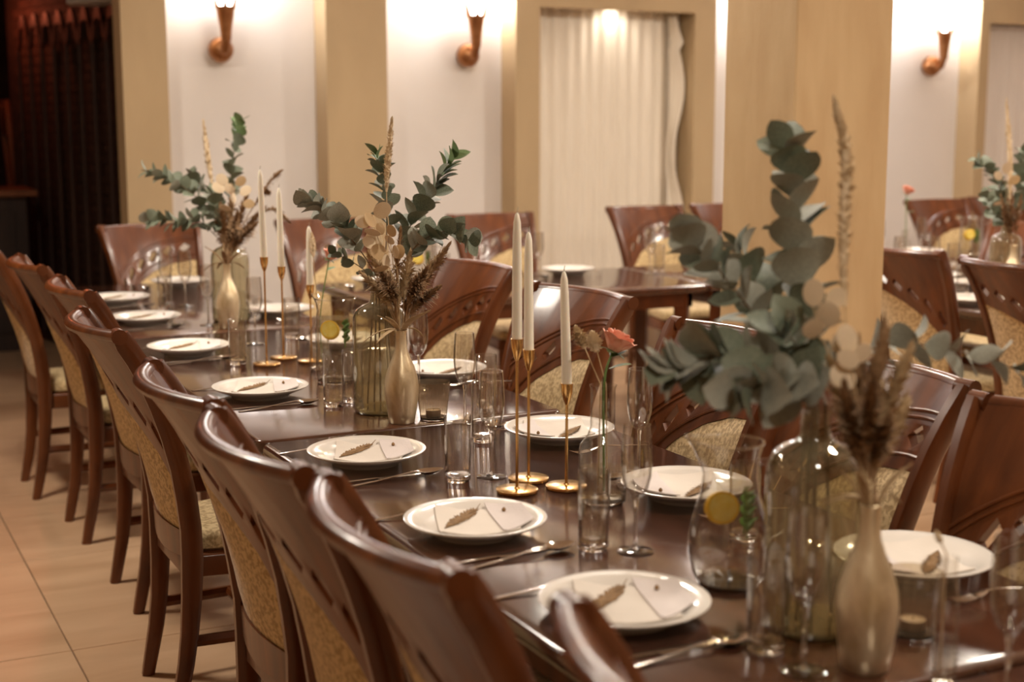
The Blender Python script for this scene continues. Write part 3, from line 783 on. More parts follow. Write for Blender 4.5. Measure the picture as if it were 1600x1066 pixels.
candle_set(1.339, 4.290, .292, .245, 'of middle height beyond the straight jug', (0, -.01))
candle_set(1.398, 4.190, .242, .180, 'shortest, beside the small bud bottle')

# ---- vases, jugs, votives
def gold_vase(x, y, where, sc=1):
    v = empty('gold_bottle_vase', (x, y, TZ)); v.scale = (sc,)*3; tag(v, 'brushed gold bottle vase ' + where, 'vase', 'gold bottle vases')
    MB().lathe([(0,.003),(.027,.003),(.029,0),(.032,.002),(.0365,.03),(.0415,.065),(.0428,.090),(.040,.115),(.032,.142),(.022,.165),(.0155,.185),(.0135,.205),(.0135,.222),(.0150,.231),(.0135,.232),(.0118,.222),(.0115,.200),(.0135,.183),(.0280,.144),(.0370,.112),(.0390,.085),(.0330,.030),(.0260,.010),(0,.008)], 36).build('bottle', 'gold_paint', v, True, 60)
    return v
def olive_vase(x, y, where, sc=1):
    v = empty('olive_glass_vase', (x, y, TZ)); v.scale = (sc,)*3; tag(v, 'olive tinted glass bottle vase ' + where, 'vase', 'olive glass vases')
    outp = [(.062,.0),(.068,.004),(.070,.015),(.070,.225),(.068,.248),(.060,.266),(.044,.277),(.028,.283),(.0225,.292),(.022,.325),(.0265,.332)]
    MB().lathe(outp, 40, cap1=False).build('bottle', 'olive_glass', v, True, 60)
    MB().lathe([(.0,.002),(.058,.002),(.066,.006),(.0675,.014),(.0,.016)], 40).build('base', 'olive_glass', v, True, 60)
    MB().lathe([(.0685,.017),(.0685,.10),(0,.10)], 40).build('water', 'water', v, True, 60)
    return v
def votive(x, y, where, sc=1):
    v = empty('ribbed_votive', (x, y, TZ)); v.scale = (sc,)*3; tag(v, 'smoky ribbed glass votive holder ' + where, 'votive holder', 'ribbed votives')
    mb = MB(); n = 168; prof = [(.0325,.006),(.034,.02),(.0385,.06),(.0415,.092),(.042,.096)]; vs = []; fs = []
    for r_, z in prof:
        for i in range(n):
            a = 2*PI*i/n; q = r_*(1+.030*math.cos(28*a)) if z < .09 else r_; vs.append((q*math.cos(a), q*math.sin(a), z))
    for k_ in range(len(prof)-1):
        for i in range(n): j = (i+1) % n; fs.append((k_*n+i, k_*n+j, (k_+1)*n+j, (k_+1)*n+i))
    mb.add(vs, fs).build('cup', 'smoke_glass', v, True, 80)
    MB().lathe([(0,0),(.031,0),(.034,.003),(.0335,.007),(0,.008)], 32).build('base', 'solid_glass', v)
    t = empty('tealight', (x, y, TZ+.009*sc)); tag(t, 'small tealight candle inside the ribbed votive ' + where, 'candle', 'tealights')
    MB().lathe([(0,0),(.0185,0),(.019,.001),(.019,.016),(.0182,.016),(.018,.013)], 24, cap1=False).build('tin_cup', 'tin', t)
    MB().lathe([(.018,.001),(.018,.0135),(0,.014)], 24).build('wax', 'tealight', t)
    MB().tube([(0,0,.013),(.001,0,.020)], .0008, 5).build('wick', 'wick', t)
def leaf_mesh(name, L, W, cup=.12, mat='eucalyptus', round_=1.0):
    vs = [(0, 0, 0)]; fs = []; n = 6
    for k in range(1, n+1):
        t = k/(n+1); h = W*math.sin(PI*t**round_)**.75/2; z = cup*L*math.sin(PI*t)*.35
        vs += [(t*L, -h, z+cup*h), (t*L, 0, z-.02*L), (t*L, h, z+cup*h)]
    vs.append((L, 0, -.02*L)); e = len(vs)-1
    fs += [(0, 1, 2), (0, 2, 3)]
    for k in range(n-1):
        a = 1+3*k; fs += [(a, a+3, a+4, a+1), (a+1, a+4, a+5, a+2)]
    a = 1+3*(n-1); fs += [(a, e, a+1), (a+1, e, a+2)]
    # petiole
    mb = MB().add(vs, fs); mb.tube([(-.006, 0, 0), (.012, 0, 0)], .0008, 4)
    return mb.mesh(name, mat, True, 80)
LEAF = {m: [leaf_mesh('leaf', 1, w_, c, m, ro) for w_, c, ro in ((.86, .16, .95), (.70, .10, .9), (.95, .24, 1.0))] for m in ('eucalyptus', 'eucalyptus_pale', 'euca_fresh', 'mint')}
def orient(x_axis, n_axis):
    x_ = x_axis.normalized(); z_ = (n_axis - x_*n_axis.dot(x_))
    if z_.length < 1e-4: z_ = x_.orthogonal()
    z_.normalize(); y_ = z_.cross(x_)
    return Matrix((x_, y_, z_)).transposed().to_4x4()
def jug(x, y, where, belly=True, rz=0, which=None):
    which = which or ('round-bellied jug' if belly else 'straight-sided jug behind the highball glasses')
    j = empty('water_jug', (x, y, TZ), rz); tag(j, ('round-bellied' if belly else 'straight-sided') + ' clear glass water jug ' + where, 'jug', 'water jugs')
    if belly: prof = [(.040,.0),(.050,.004),(.060,.025),(.0665,.055),(.066,.085),(.058,.120),(.048,.150),(.0435,.185),(.046,.215),(.052,.236)]
    else: prof = [(.050,.0),(.056,.004),(.0585,.02),(.0585,.15),(.057,.185),(.053,.205),(.054,.225),(.058,.242)]
    n = 36; vs = []; fs = []
    for r_, z in prof:
        for i in range(n):
            a = 2*PI*i/n; sp = max(0, math.cos(a))**10*max(0, (z-prof[-3][1])/(prof[-1][1]-prof[-3][1]))
            vs.append(((r_+.022*sp)*math.cos(a), r_*math.sin(a), z+.008*sp))
    for k_ in range(len(prof)-1):
        for i in range(n): q = (i+1) % n; fs.append((k_*n+i, k_*n+q, (k_+1)*n+q, (k_+1)*n+i))
    MB().add(vs, fs).build('body', 'glass', j, True, 60)
    MB().lathe([(0,0),(prof[0][0]+.004,0),(prof[1][0],.004),(prof[1][0],.009),(0,.011)], 36).build('base', 'solid_glass', j)
    rim = [((prof[-1][0]+.022*max(0, math.cos(2*PI*i/36))**10)*math.cos(2*PI*i/36), prof[-1][0]*math.sin(2*PI*i/36), prof[-1][1]+.008*max(0, math.cos(2*PI*i/36))**10) for i in range(37)]
    MB().tube(rim, .0022, 6, False).build('rim', 'glass', j)
    rr = prof[-2][0]
    MB().tube(curve([(-rr, 0, .205), (-rr-.035, 0, .205), (-rr-.055, 0, .165), (-rr-.045, 0, .11), (-prof[4][0]+.004, 0, .085)], 16), .006, 10).build('handle', 'glass', j)
    wl = .165 if belly else .185
    wp = [(r_*.965, z) for r_, z in prof if .004 < z < wl]
    MB().lathe([(wp[0][0]*.9, .012)] + wp + [(wp[-1][0]*.99, wl), (0, wl)], 36).build('water', 'water', j, True, 60)
    rg = random.Random(5)
    fw = Vector((-math.sin(YAW), -math.cos(YAW), 0)); lf = Vector((-math.cos(YAW), math.sin(YAW), 0))     # room axes across and along the jug
    for q in range(3):
        l = empty('lemon_slice'); l.location = Vector((x, y, TZ+wl-.030-.004*q)) + lf*.015 + fw*(.024-.013*q)
        l.rotation_euler = (PI/2-.18, 0, -YAW)
        tag(l, 'yellow lemon slice, %s in the %s' % (['highest','middle one','lowest'][q], which), 'lemon slice', 'lemon slices')
        MB().lathe([(0,-.0025),(.0225,-.0025),(.0225,.0025),(0,.0025)], 24).build('flesh', 'lemon', l)
        MB().lathe([(.0222,-.003),(.026,-.0026),(.026,.0026),(.0222,.003)], 24, cap0=False, cap1=False).build('rind', 'lemon_rind', l)
    for q in range(2):
        mp_ = Vector((x, y, TZ+wl-.085)) - lf*.026 + fw*(.012 if q else -.014); s_ = empty('mint_sprig', mp_)
        tag(s_, 'green mint sprig in the %s' % which, 'herb', 'mint sprigs in the ' + which)
        MB().tube([(0,0,0),(.001,.001,.04),(.0,.0,.080)], .0012, 5).build('stem', 'mint', s_)
        for k_ in range(9):
            a = (-1.0, 0, 1.0)[k_ % 3]; d = (-lf*math.cos(a)*.75 + fw*math.sin(a)*(.9 if (q == 1) == (a > 0) else .35)) + Vector((0, 0, .75)); m_ = Matrix.Translation((.0, .0, .012+.0065*k_)) @ orient(d, Vector((0,0,1))) @ Matrix.Scale(.021+.004*rg.random(), 4)
            inst('leaf', LEAF['mint'][k_ % 3], s_, m_)
def bud_vase(x, y, where, r=.042, hb=.145, rn=.023, H=.235, name='bud_vase'):
    v = empty(name, (x, y, TZ)); tag(v, 'clear glass bud vase ' + where, 'vase', 'clear bud vases')
    MB().lathe([(r*.85,0),(r,.006),(r*1.02,.02),(r,hb*.8),(r*.93,hb*.93),(rn*1.25,hb*1.08),(rn,hb*1.22),(rn,H*.96),(rn*1.12,H)], 32, cap1=False).build('bottle', 'glass', v, True, 60)
    MB().lathe([(0,.001),(r*.8,.001),(r*.97,.008),(0,.014)], 32).build('base', 'solid_glass', v)
    MB().lathe([(r*.97,.015),(r*.97,hb*.55),(0,hb*.55)], 32).build('water', 'water', v, True, 60)
    return v
def rose(base, head, where, sc=1, mouth=0):
    base = Vector(base); head = Vector(head); fo, tp = stand(Vector((base.x, base.y, mouth)), head, 'bud'); fo.z = base.z; base = fo
    r = empty('peach_rose', base); tag(r, 'peach rose ' + where, 'flower', 'peach roses')
    d = head-base
    MB().tube(curve([(0,0,0), tp-base, d], 12), .0022*sc, 7).build('stem', 'green_stem', r)
    rg = random.Random(11); ax = (d.normalized()+Vector((.35, -.25, 0))).normalized(); Q = orient(ax.orthogonal(), ax)
    for ring, (n, rad, ht, op) in enumerate(((4, .006, .038, .0), (5, .012, .039, .10), (6, .018, .037, .25), (6, .022, .033, .5))):
        for k_ in range(n):
            a = 2*PI*k_/n+ring*.6; pts = []; fs = []
            def pm(u, v, off, a=a, rad=rad, ht=ht, op=op, n=n):
                an = a+(u-.5)*2*PI/n*1.7*(.6+.4*math.sin(PI*v)); rr_ = rad*(.45+.75*v**.7)+op*.016*v*v+off; z = ht*v-op*.008*v**3-.004*(u-.5)**2*4*v
                return Vector((rr_*math.cos(an), rr_*math.sin(an), z))*sc
            for i in range(6):
                for q in range(6): pts.append((i/5, q/5))
            for i in range(5):
                for q in range(5): b = i*6+q; fs.append((b, b+6, b+7, b+1))
            o = MB().sheet(pts, fs, lambda u, v: pm(u, v, .0006), lambda u, v: pm(u, v, -.0006)).build('petal', 'rose', r)
            o.matrix_local = Matrix.Translation(d) @ Q
    for k_ in range(4):
        a = k_*PI/2; inst('sepal', LEAF['euca_fresh'][1], r, Matrix.Translation(d) @ Q @ orient(Vector((math.cos(a), math.sin(a), -.2)), Vector((0,0,1))) @ Matrix.Scale(.028*sc, 4))
    for t, a in ((.80, .4), (.45, -.7)):
        inst('leaf', LEAF['euca_fresh'][1], r, Matrix.Translation((tp-base).lerp(d, t)) @ orient(Vector((math.cos(a), math.sin(a), .25)), Vector((0,0,1))) @ Matrix.Scale(.045*sc, 4))
_slots = {}
def stand(mouth, toward, vase):
    """free place in a vase mouth on the side a stem leans to -> (foot inside the vase, point in the mouth)"""
    key = (round(mouth.x, 3), round(mouth.y, 3)); used = _slots.setdefault(key, [])
    d = Vector((toward.x-mouth.x, toward.y-mouth.y)); a0 = math.atan2(d.y, d.x)
    rings, rf, depth, gap = {'olive': ((.0135, .007), 2.6, .317, .0056), 'gold': ((.0078, .0040), 2.0, .221, .0032), 'bud': ((.0065,), 1.6, 0, .0045)}[vase]
    best = None
    for r_ in rings:
        for k in range(36):
            a = a0+(k//2+k % 2)*(1 if k % 2 else -1)*PI/18; p = Vector((r_*math.cos(a), r_*math.sin(a)))
            if all((p-q).length > gap for q in used):
                best = p; break
        if best: break
    if best is None: best = Vector((rings[-1]*math.cos(a0), rings[-1]*math.sin(a0)))
    used.append(best)
    top = Vector((mouth.x+best.x, mouth.y+best.y, mouth.z)); foot = Vector((mouth.x+best.x*rf, mouth.y+best.y*rf, mouth.z-depth))
    return foot, top
def plume_mesh(path, width, n, mat, seed, droopy=.3, shape=1.0, lenf=1.0, core=.25):
    """feathery head along a path"""
    rg = random.Random(seed); P = curve(path, 12); mb = MB()
    L = sum((P[i+1]-P[i]).length for i in range(12))
    if core: mb.tube(P, [width*core*math.sin(PI*(.08+.86*i/12))**.8 for i in range(13)], 6)
    for k in range(n):
        t = (k+rg.random())/n; s = t*12; i = min(int(s), 11); p = P[i].lerp(P[i+1], s-i); tg = (P[i+1]-P[i]).normalized()
        a = rg.random()*2*PI; o1 = tg.orthogonal().normalized(); o2 = tg.cross(o1); side = o1*math.cos(a)+o2*math.sin(a)
        env = math.sin(PI*min(1, .12+.84*t))**shape; h = width*env*(.6+.6*rg.random()); ln = lenf*L*.13*(.6+.8*rg.random())
        q = p+side*h*.55+tg*ln*.6; e = p+side*h+tg*ln+Vector((0,0,-droopy*h)); wv = tg.cross(side)*(.0016+.0014*rg.random())
        mb.add([p-wv, p+wv, q+wv*1.3, q-wv*1.3, e], [(0,1,2,3),(3,2,4)])
    return mb.mesh('plume', mat, False)
def grass(base, path, stem_mat, mat, width, n, where, seed, kind='dried_reed', cat='dried reed', droopy=.3, shape=1.0, lenf=1.0, head=.45, core=.25, group='dried grasses', vase='gold', mouth=0):
    """path: points from the vase mouth to the tip; the last part carries the head"""
    base = Vector(base); path = [Vector(p) for p in path]
    if vase == 'gold': foot, top = stand(base+Vector((0,0,.008)), path[-1], vase)
    else:
        foot, top = stand(Vector((base.x, base.y, mouth)), path[-1], 'bud'); foot.z = base.z
    g = empty(kind, foot); tag(g, where, cat, group)
    Q = curve([Vector((0,0,0)), top-foot], 8)
    P = curve([top-foot]+[p-foot for p in path], 24); k = int(24*(1-head))
    S = Q[:-1]+P[:k+2]
    MB().tube(S, [.0013]*len(S), 5).build('stem', stem_mat, g)
    inst('plume', plume_mesh(P[k::max(1, (24-k)//4)] if (24-k) % max(1, (24-k)//4) == 0 else P[k:], width, n, mat, seed, droopy, shape, lenf, core), g)
    return g
def euca(base, path, n, size, label, seed, pale=.45, fresh=0, start=.3, group='eucalyptus branches', spread=1.0):
    base = Vector(base); path = [Vector(p) for p in path]; foot, top = stand(base+Vector((0,0,.036)), path[-1], 'olive')
    b = empty('eucalyptus_branch', foot); tag(b, label, 'eucalyptus', group)
    P = curve([top-foot]+[p-foot for p in path], 30)
    stem = MB().tube([Vector((0,0,0)), (top-foot)*.5]+P, [.0024, .0024]+[.0024-.0015*i/30 for i in range(31)], 6).build('stem', 'euca_stem', b)
    n = int(n*1.25)//2*2; size *= 1.18
    GROW.append(lambda: leaves(b, stem, P, n, size, seed, pale, fresh, start, spread, foot))
    return b
GROW = []; REG = []
def clashes(co, polys, skip=()):
    c = sum(co, Vector())/len(co); r_ = max((p-c).length for p in co)
    near = [e for e in REG if e[3] not in skip and (e[0]-c).length < e[1]+r_]
    if not near: return 0, c, r_, None
    t = BVHTree.FromPolygons(co, polys)
    return sum(len(t.overlap(e[2])) for e in near), c, r_, t
def register(co, polys, key):
    c = sum(co, Vector())/len(co); REG.append((c, max((p-c).length for p in co), BVHTree.FromPolygons(co, polys), key))
def leaves(b, stem, P, n, size, seed, pale, fresh, start, spread, foot):
    rg = random.Random(seed)
    for k in range(n):
        t = min(1, start+(1-start)*(k//2*2+.3*(k % 2))/(n-1)); s = t*30; i = min(int(s), 29); p = P[i].lerp(P[i+1], s-i); tg = (P[i+1]-P[i]).normalized()
        o1 = tg.cross(Vector((0,0,1))); o1 = o1.normalized() if o1.length > .1 else Vector((1,0,0)); o2 = tg.cross(o1)
        m = 'euca_fresh' if (fresh and t > 1-fresh) else ('eucalyptus_pale' if rg.random() < pale else 'eucalyptus')
        me = LEAF[m][rg.randrange(3)]; best = None
        for q in range(60):                                   # turn the leaf until it clears its neighbours
            w_ = min(1.6, .35+.08*q)
            a = (k//2)*1.45+(k % 2)*PI+rg.uniform(-w_, w_)*(1 if q < 14 else 2); side = o1*math.cos(a)+o2*math.sin(a)
            d = side*spread+tg*(.45+.5*t+rg.uniform(-.05, .05)*q)+Vector((0,0,rg.uniform(-.15, .25)))
            nrm = tg+Vector((rg.uniform(-.7,.7), rg.uniform(-.9,.2), rg.uniform(-.2,.7)))
            sc = size*(1.0-.28*t)*rg.uniform(.85, 1.12)*(1 if q < 22 else .80 if q < 44 else .64)
            mw = Matrix.Translation(p) @ orient(d, nrm) @ Matrix.Scale(sc, 4)
            co = [mw @ v.co + foot for v in me.vertices[1:20]]
            n_, c, r_, bv = clashes(co, LEAFPOLY, (stem.name,))
            if best is None or n_ < best[0]: best = (n_, mw, co)
            if n_ == 0: break
        inst('leaf', me, b, best[1]); register(best[2], LEAFPOLY, 'leaf')
# blade of a leaf without its first triangles and stalk, for the clearance test
LEAFPOLY = [f for k in range(5) for f in ((3*k, 3*k+3, 3*k+4, 3*k+1), (3*k+1, 3*k+4, 3*k+5, 3*k+2))] + [(15, 18, 16), (16, 18, 17)]
def pod_mesh(mat):
    vs = []; fs = []; n = 18
    for z, r_ in ((.012, .86), (.004, 1.0), (-.004, 1.0), (-.012, .86)):
        for i in range(n): a = 2*PI*i/n; vs.append((.5+.5*r_*math.cos(a), .40*r_*math.sin(a), z+.03*math.sin(a)))
    for k in range(3):
        for i in range(n): j = (i+1) % n; fs.append((k*n+i, (k+1)*n+i, (k+1)*n+j, k*n+j))
    fs += [tuple(range(n)), tuple(3*n+i for i in range(n-1, -1, -1))]
    return MB().add(vs, fs).mesh('pod', mat, True, 50)
POD = [pod_mesh('lunaria'), pod_mesh('lunaria_tan')]
def lunaria(base, path, pods, label, seed, size=.040, tan=.4):
    """pods: explicit world positions"""
    base = Vector(base); path = [Vector(p) for p in path]; foot, top = stand(base+Vector((0,0,.008)), path[-1], 'gold')
    b = empty('honesty_stem', foot); tag(b, label, 'dried flower', 'dried honesty stems')
    P = curve([top-foot]+[p-foot for p in path], 24)
    stem = MB().tube([Vector((0,0,0)), (top-foot)*.5]+P, [.0014, .0014]+[.0014-.0006*i/24 for i in range(25)], 5).build('stem', 'dry_tan', b)
    GROW.insert(0, lambda: discs(b, stem, P, pods, seed, size, tan, foot))
    return b
def discs(b, stem, P, pods, seed, size, tan, foot):
    rg = random.Random(seed)
    for q0 in pods:
        me = POD[1 if rg.random() < tan else 0]; best = None
        for tr in range(40):
            q = Vector(q0)-foot+_F*(rg.uniform(-.03, .03)*min(1, tr/6))+Vector((rg.uniform(-1,1), rg.uniform(-1,1), rg.uniform(-1,1)))*(.0006*tr)
            i = min(range(25), key=lambda k: (P[k]-q).length + (.3 if P[k].z > q.z else 0)); a = P[i]
            d = q-a; d = d if d.length > .004 else Vector((.01, 0, .02))
            s = size*rg.uniform(.85, 1.15)*(1 if tr < 25 else .85); c = q-d.normalized()*s*.5
            nrm = Vector((-.45+rg.uniform(-.6,.6), -.8+rg.uniform(-.5,.5), rg.uniform(-.3,.5)))
            dd = d.normalized()+Vector((rg.uniform(-.5,.5), rg.uniform(-.5,.5), rg.uniform(.0,.6)))
            mw = Matrix.Translation(c) @ orient(dd, nrm) @ Matrix.Scale(s, 4); co = [mw @ v.co + foot for v in me.vertices]
            po = [tuple(f.vertices) for f in me.polygons]
            n_ = clashes(co, po)[0]
            if best is None or n_ < best[0]: best = (n_, mw, co, po, a, c)
            if n_ == 0: break
        n_, mw, co, po, a, c = best
        pe = MB().tube([a, a.lerp(c, .6)+Vector((0,0,.003)), c], .0007, 4).build('pedicel', 'dry_tan', b)
        inst('pod', me, pe, mw); register(co, po, 'pod')
def husks(base, label, seed, n=9, L=.10, up=.9, spread=.5, mat='dry_tan'):
    """bunch of papery blades at a vase mouth"""
    rg = random.Random(seed); base = Vector(base)+Vector((0,0,.0115)); b = empty('dried_leaf_bunch', base); tag(b, label, 'dried leaves', 'dried leaf bunches')
    for k in range(n):
        a = k*2.4+rg.random(); d = Vector((math.cos(a)*spread, math.sin(a)*spread, up if k % 3 else .1)).normalized(); l = L*rg.uniform(.7, 1.15)
        pts = [(i/6, j/2-.5) for i in range(7) for j in range(3)]; fs = []
        for i in range(6):
            for j in range(2): q = i*3+j; fs.append((q, q+3, q+4, q+1))
        W_ = L*.20
        def mp(u, v, off, l=l, W_=W_, k=k):
            return (u*l, v*W_*math.sin(PI*(.10+.88*u))**.8, .25*l*u*u*(-1 if k % 3 else -2.2)+off+.25*W_*abs(v))
        o = MB().sheet(pts, fs, lambda u, v: mp(u, v, .0005), lambda u, v: mp(u, v, -.0005)).build('blade', mat, b)
        o.matrix_local = Matrix.Translation(Vector((d.x, d.y, 0)).normalized()*.0115) @ orient(d, Vector((-d.x, -d.y, 1.2)))
    return b

# ================= centrepiece by the table seam (mid)
W2 = 'by the table seam'
olive_vase(1.309, 3.373, W2); gold_vase(1.307, 3.224, W2); votive(1.392, 3.224, W2)
on = Vector((1.309, 3.373, TZ+.30)); gn = Vector((1.307, 3.224, TZ+.222))
D = 3.67
euca(on, [at(588,430,D), at(550,375,D-.03), at(505,330,D-.05), at(478,318,D-.05)], 24, .058, 'eucalyptus branch leaning to the open floor, vase by the table seam', 1, .6, start=.42)
euca(on, [at(602,400,D+.02), at(604,330,D+.04), at(596,275,D+.04), at(588,240,D+.05)], 20, .052, 'upright eucalyptus branch under the tall plume, vase by the table seam', 2, .25, .12, start=.42)
euca(on, [at(620,410,D+.05), at(645,345,D+.07), at(680,290,D+.10), at(705,245,D+.11)], 24, .064, 'long eucalyptus branch with the freshest green tip, vase by the table seam', 3, .15, .22, start=.38)
euca(on, [at(622,420,D-.02), at(655,380,D-.05), at(695,362,D-.08), at(735,376,D-.10)], 18, .060, 'eucalyptus branch arching to the pillar side, vase by the table seam', 4, .25, start=.36)
euca(on, [at(598,444,D+.07), at(552,410,D+.14), at(522,396,D+.15)], 10, .040, 'short eucalyptus branch near the peach flower, vase by the table seam', 5, .2, start=.45)
D = 3.54
grass(gn, [at(615,420,D+.03), at(604,300,D+.05), at(612,190,D+.06)], 'dry_tan', 'pampas', .014, 420, 'tall cream grass plume in the gold vase by the table seam', 21, 'pampas_plume', droopy=.1, lenf=.55, head=.32, core=.5)
for i, (tx, ty, dx) in enumerate([(580,400,.02),(596,424,-.07),(640,402,.07),(664,424,-.07),(692,395,.04),(652,440,.06),(610,432,.05),(682,452,-.02),(570,432,-.02)]):
    grass(gn, [at(627+(tx-627)*.35, 513+(ty-513)*.5, D+dx*.4), at(tx, ty, D+dx)], 'dry_brown', 'dry_brown' if i % 2 else 'dry_tan', .028, 260, 'dry brown feathery grass fanning from the gold vase by the table seam', 30+i, droopy=.25, lenf=1.4, head=.62, core=.0, group='feathery grasses in the gold vase by the table seam')
grass(gn, [at(620,440,D), at(626,360,D+.02)], 'dry_brown', 'dry_brown', .016, 160, 'dark brown grass spike in the gold vase by the table seam', 45, droopy=.1, head=.5, lenf=.8)
grass(gn, [at(655,455,D), at(700,385,D+.02)], 'dry_brown', 'dry_brown', .016, 150, 'brown grass spike leaning to the pillar, vase by the table seam', 46, droopy=.2, head=.55, lenf=.9)
lunaria(gn, [at(615,440,D-.03), at(590,370,D-.05), at(578,335,D-.05)], [at(x,y,D-.06) for x, y in ((577,350),(598,330),(580,368),(575,385),(588,372),(600,360),(566,350))], 'honesty stem with large cream seed discs, vase by the table seam', 51, .044, .25)
lunaria(gn, [at(622,430,D-.04), at(606,380,D-.07)], [at(x,y,D-.08) for x, y in ((606,380),(618,395),(623,398),(600,415),(598,425),(610,365),(590,395))], 'honesty stem hanging low with tan discs, vase by the table seam', 52, .042, .5)
husks(gn, 'tan papery leaves spilling from the gold vase by the table seam', 61, 12, .075, .9, .75)
jug(1.352, 3.830, 'behind the highball glasses', False, 2.2)
bud_vase(1.372, 4.040, 'holding a peach flower by the straight jug', .030, .125, .013, .165)
rose((1.372, 4.040, TZ+.02), at(514, 405, 4.26), 'in the bud vase by the straight jug', .8, TZ+.165)
grass((1.372, 4.040, TZ+.02), [at(487,365,4.33)], 'dry_tan', 'pampas', .014, 200, 'cream bunny-tail grass beside the far candle trio', 71, 'bunny_tail', droopy=.1, head=.26, core=.7, lenf=.5, vase='bud', mouth=TZ+.165)

# ================= centrepiece at the screen end (far)
W3 = 'towards the head chair'
olive_vase(1.425, 5.20, W3); gold_vase(1.367, 5.034, W3)
on = Vector((1.425, 5.20, TZ+.30)); gn = Vector((1.367, 5.034, TZ+.222)); D = 5.3
euca(on, [at(350,370,D), at(320,320,D), at(270,282,D-.05), at(228,268,D-.05)], 22, .062, 'eucalyptus branch stretching high to the dark screen, vase towards the head chair', 101, .15, start=.40)
euca(on, [at(362,350,D+.05), at(360,285,D+.08), at(368,225,D+.1), at(374,190,D+.1)], 22, .058, 'upright eucalyptus branch with fresh tip, vase towards the head chair', 102, .2, .22, start=.40)
euca(on, [at(345,375,D-.05), at(310,345,D-.1), at(265,345,D-.12), at(232,342,D-.12)], 20, .060, 'low eucalyptus branch reaching to the dark screen, vase towards the head chair', 103, .1, start=.38)
euca(on, [at(354,358,D+.07), at(328,306,D+.13), at(300,275,D+.15)], 20, .064, 'dense eucalyptus branch in the middle, vase towards the head chair', 104, .15, start=.35)
euca(on, [at(352,370,D-.06), at(340,335,D-.08), at(330,300,D-.08)], 14, .064, 'short eucalyptus branch at the mouth, vase towards the head chair', 105, .15, start=.35)
D = 5.17
grass(gn, [at(345,360,D+.05), at(330,280,D+.1), at(318,193,D+.1)], 'dry_tan', 'pampas', .018, 320, 'tall tan grass plume in the gold vase towards the head chair', 121, 'pampas_plume', droopy=.1, lenf=.6, head=.36, core=.5)
for i, (tx, ty, dx) in enumerate([(346,325,.0),(362,308,.09),(384,312,.02),(408,330,.06),(370,338,-.09),(398,352,-.05),(340,348,.09)]):
    grass(gn, [at(358+(tx-358)*.35, 407+(ty-407)*.5, D+dx*.4), at(tx, ty, D+dx)], 'dry_brown', 'dry_brown', .032, 220, 'dry brown feathery grass fanning from the gold vase towards the head chair', 130+i, droopy=.25, lenf=1.2, head=.75, core=.0, group='feathery grasses in the gold vase towards the head chair')
for i, (tx, ty) in enumerate([(438,268),(450,345),(420,300)]):
    grass(gn, [at(380,350,D), at(400+(tx-400)*.5, (320+ty)/2-6, D+.03), at(tx, ty, D+.05)], 'dry_brown', 'dry_brown', .018, 110, 'brown reed plume bending toward the pillar, %s in the vase towards the head chair' % ['upper','lower','middle'][i], 141+i, droopy=.3, head=.5, lenf=.9, core=.15)
lunaria(gn, [at(362,350,D-.02), at(368,290,D)], [at(x,y,D) for x, y in ((340,298),(345,285),(370,310),(385,300),(362,300),(378,285),(352,330),(390,318))], 'honesty stem with pale seed discs, vase towards the head chair', 151, .044, .3)
husks(gn, 'brown papery leaves at the mouth of the vase towards the head chair', 161, 9, .08, .9, .6, 'dry_brown')

# ================= centrepiece beside the round jug (near)
W1 = 'beside the round-bellied jug'
olive_vase(1.295, 1.605, W1); gold_vase(1.262, 1.444, W1); votive(1.410, 1.514, W1)
on = Vector((1.295, 1.605, TZ+.30)); gn = Vector((1.262, 1.444, TZ+.222)); D = 2.09
euca(on, [at(1258,560,D), at(1250,430,D+.03), at(1240,320,D+.05), at(1232,225,D+.05)], 23, 0.071, 'tall upright eucalyptus branch before the ochre pillar, near vase', 201, 0.68, start=.30)
euca(on, [at(1226,566,D+.03), at(1168,478,D+.04), at(1110,410,D+.03), at(1065,372,D+.03)], 20, 0.062, 'eucalyptus branch rising across the candle side, near vase', 202, 0.63, start=.36)
euca(on, [at(1228,600,D-.04), at(1160,562,D-.07), at(1095,560,D-.08), at(1045,575,D-.08)], 23, 0.070, 'low bushy eucalyptus branch over the round jug, near vase', 203, 0.68, start=.30)
euca(on, [at(1240,606,D-.09), at(1198,598,D-.15), at(1150,618,D-.18)], 20, 0.069, 'eucalyptus branch drooping over the jug rim, near vase', 204, 0.58, start=.25)
euca(on, [at(1262,592,D-.02), at(1250,550,D-.05), at(1226,516,D-.08)], 16, 0.071, 'short leafy eucalyptus branch at the mouth, near vase', 205, 0.58, start=.25)
euca(on, [at(1290,590,D+.03), at(1380,540,D+.05), at(1480,545,D+.05), at(1595,580,D+.05)], 15, 0.057, 'long eucalyptus branch trailing toward the pillar-side chairs, near vase', 206, 0.90, start=.36)
euca(on, [at(1230,560,D+.1), at(1180,440,D+.12), at(1150,380,D+.14)], 14, 0.062, 'eucalyptus branch behind the upright one, near vase', 207, 0.58, start=.45)
D = 1.95
grass(gn, [at(1330,600,D), at(1318,420,D+.04), at(1322,250,D+.06), at(1306,165,D+.06)], 'dry_tan', 'pampas', .015, 700, 'tall cream grass plume in the near gold vase', 221, 'pampas_plume', droopy=.1, lenf=.4, head=.58, core=.5)
for i, (tx, ty, dx) in enumerate([(1306,592,.03),(1340,560,.07),(1378,540,.05),(1412,572,-.01),(1362,612,-.08),(1322,622,-.05),(1408,640,.05),(1385,664,-.05)]):
    grass(gn, [at(1350+(tx-1350)*.35, 790+(ty-790)*.5, D+dx*.4), at(tx, ty, D+dx)], 'dry_brown', 'dry_brown' if i % 3 else 'dry_tan', .026, 260, 'dry brown feathery grass fanning from the near gold vase', 230+i, droopy=.15, lenf=2.0, head=.7, core=.0, group='feathery grasses in the near gold vase')
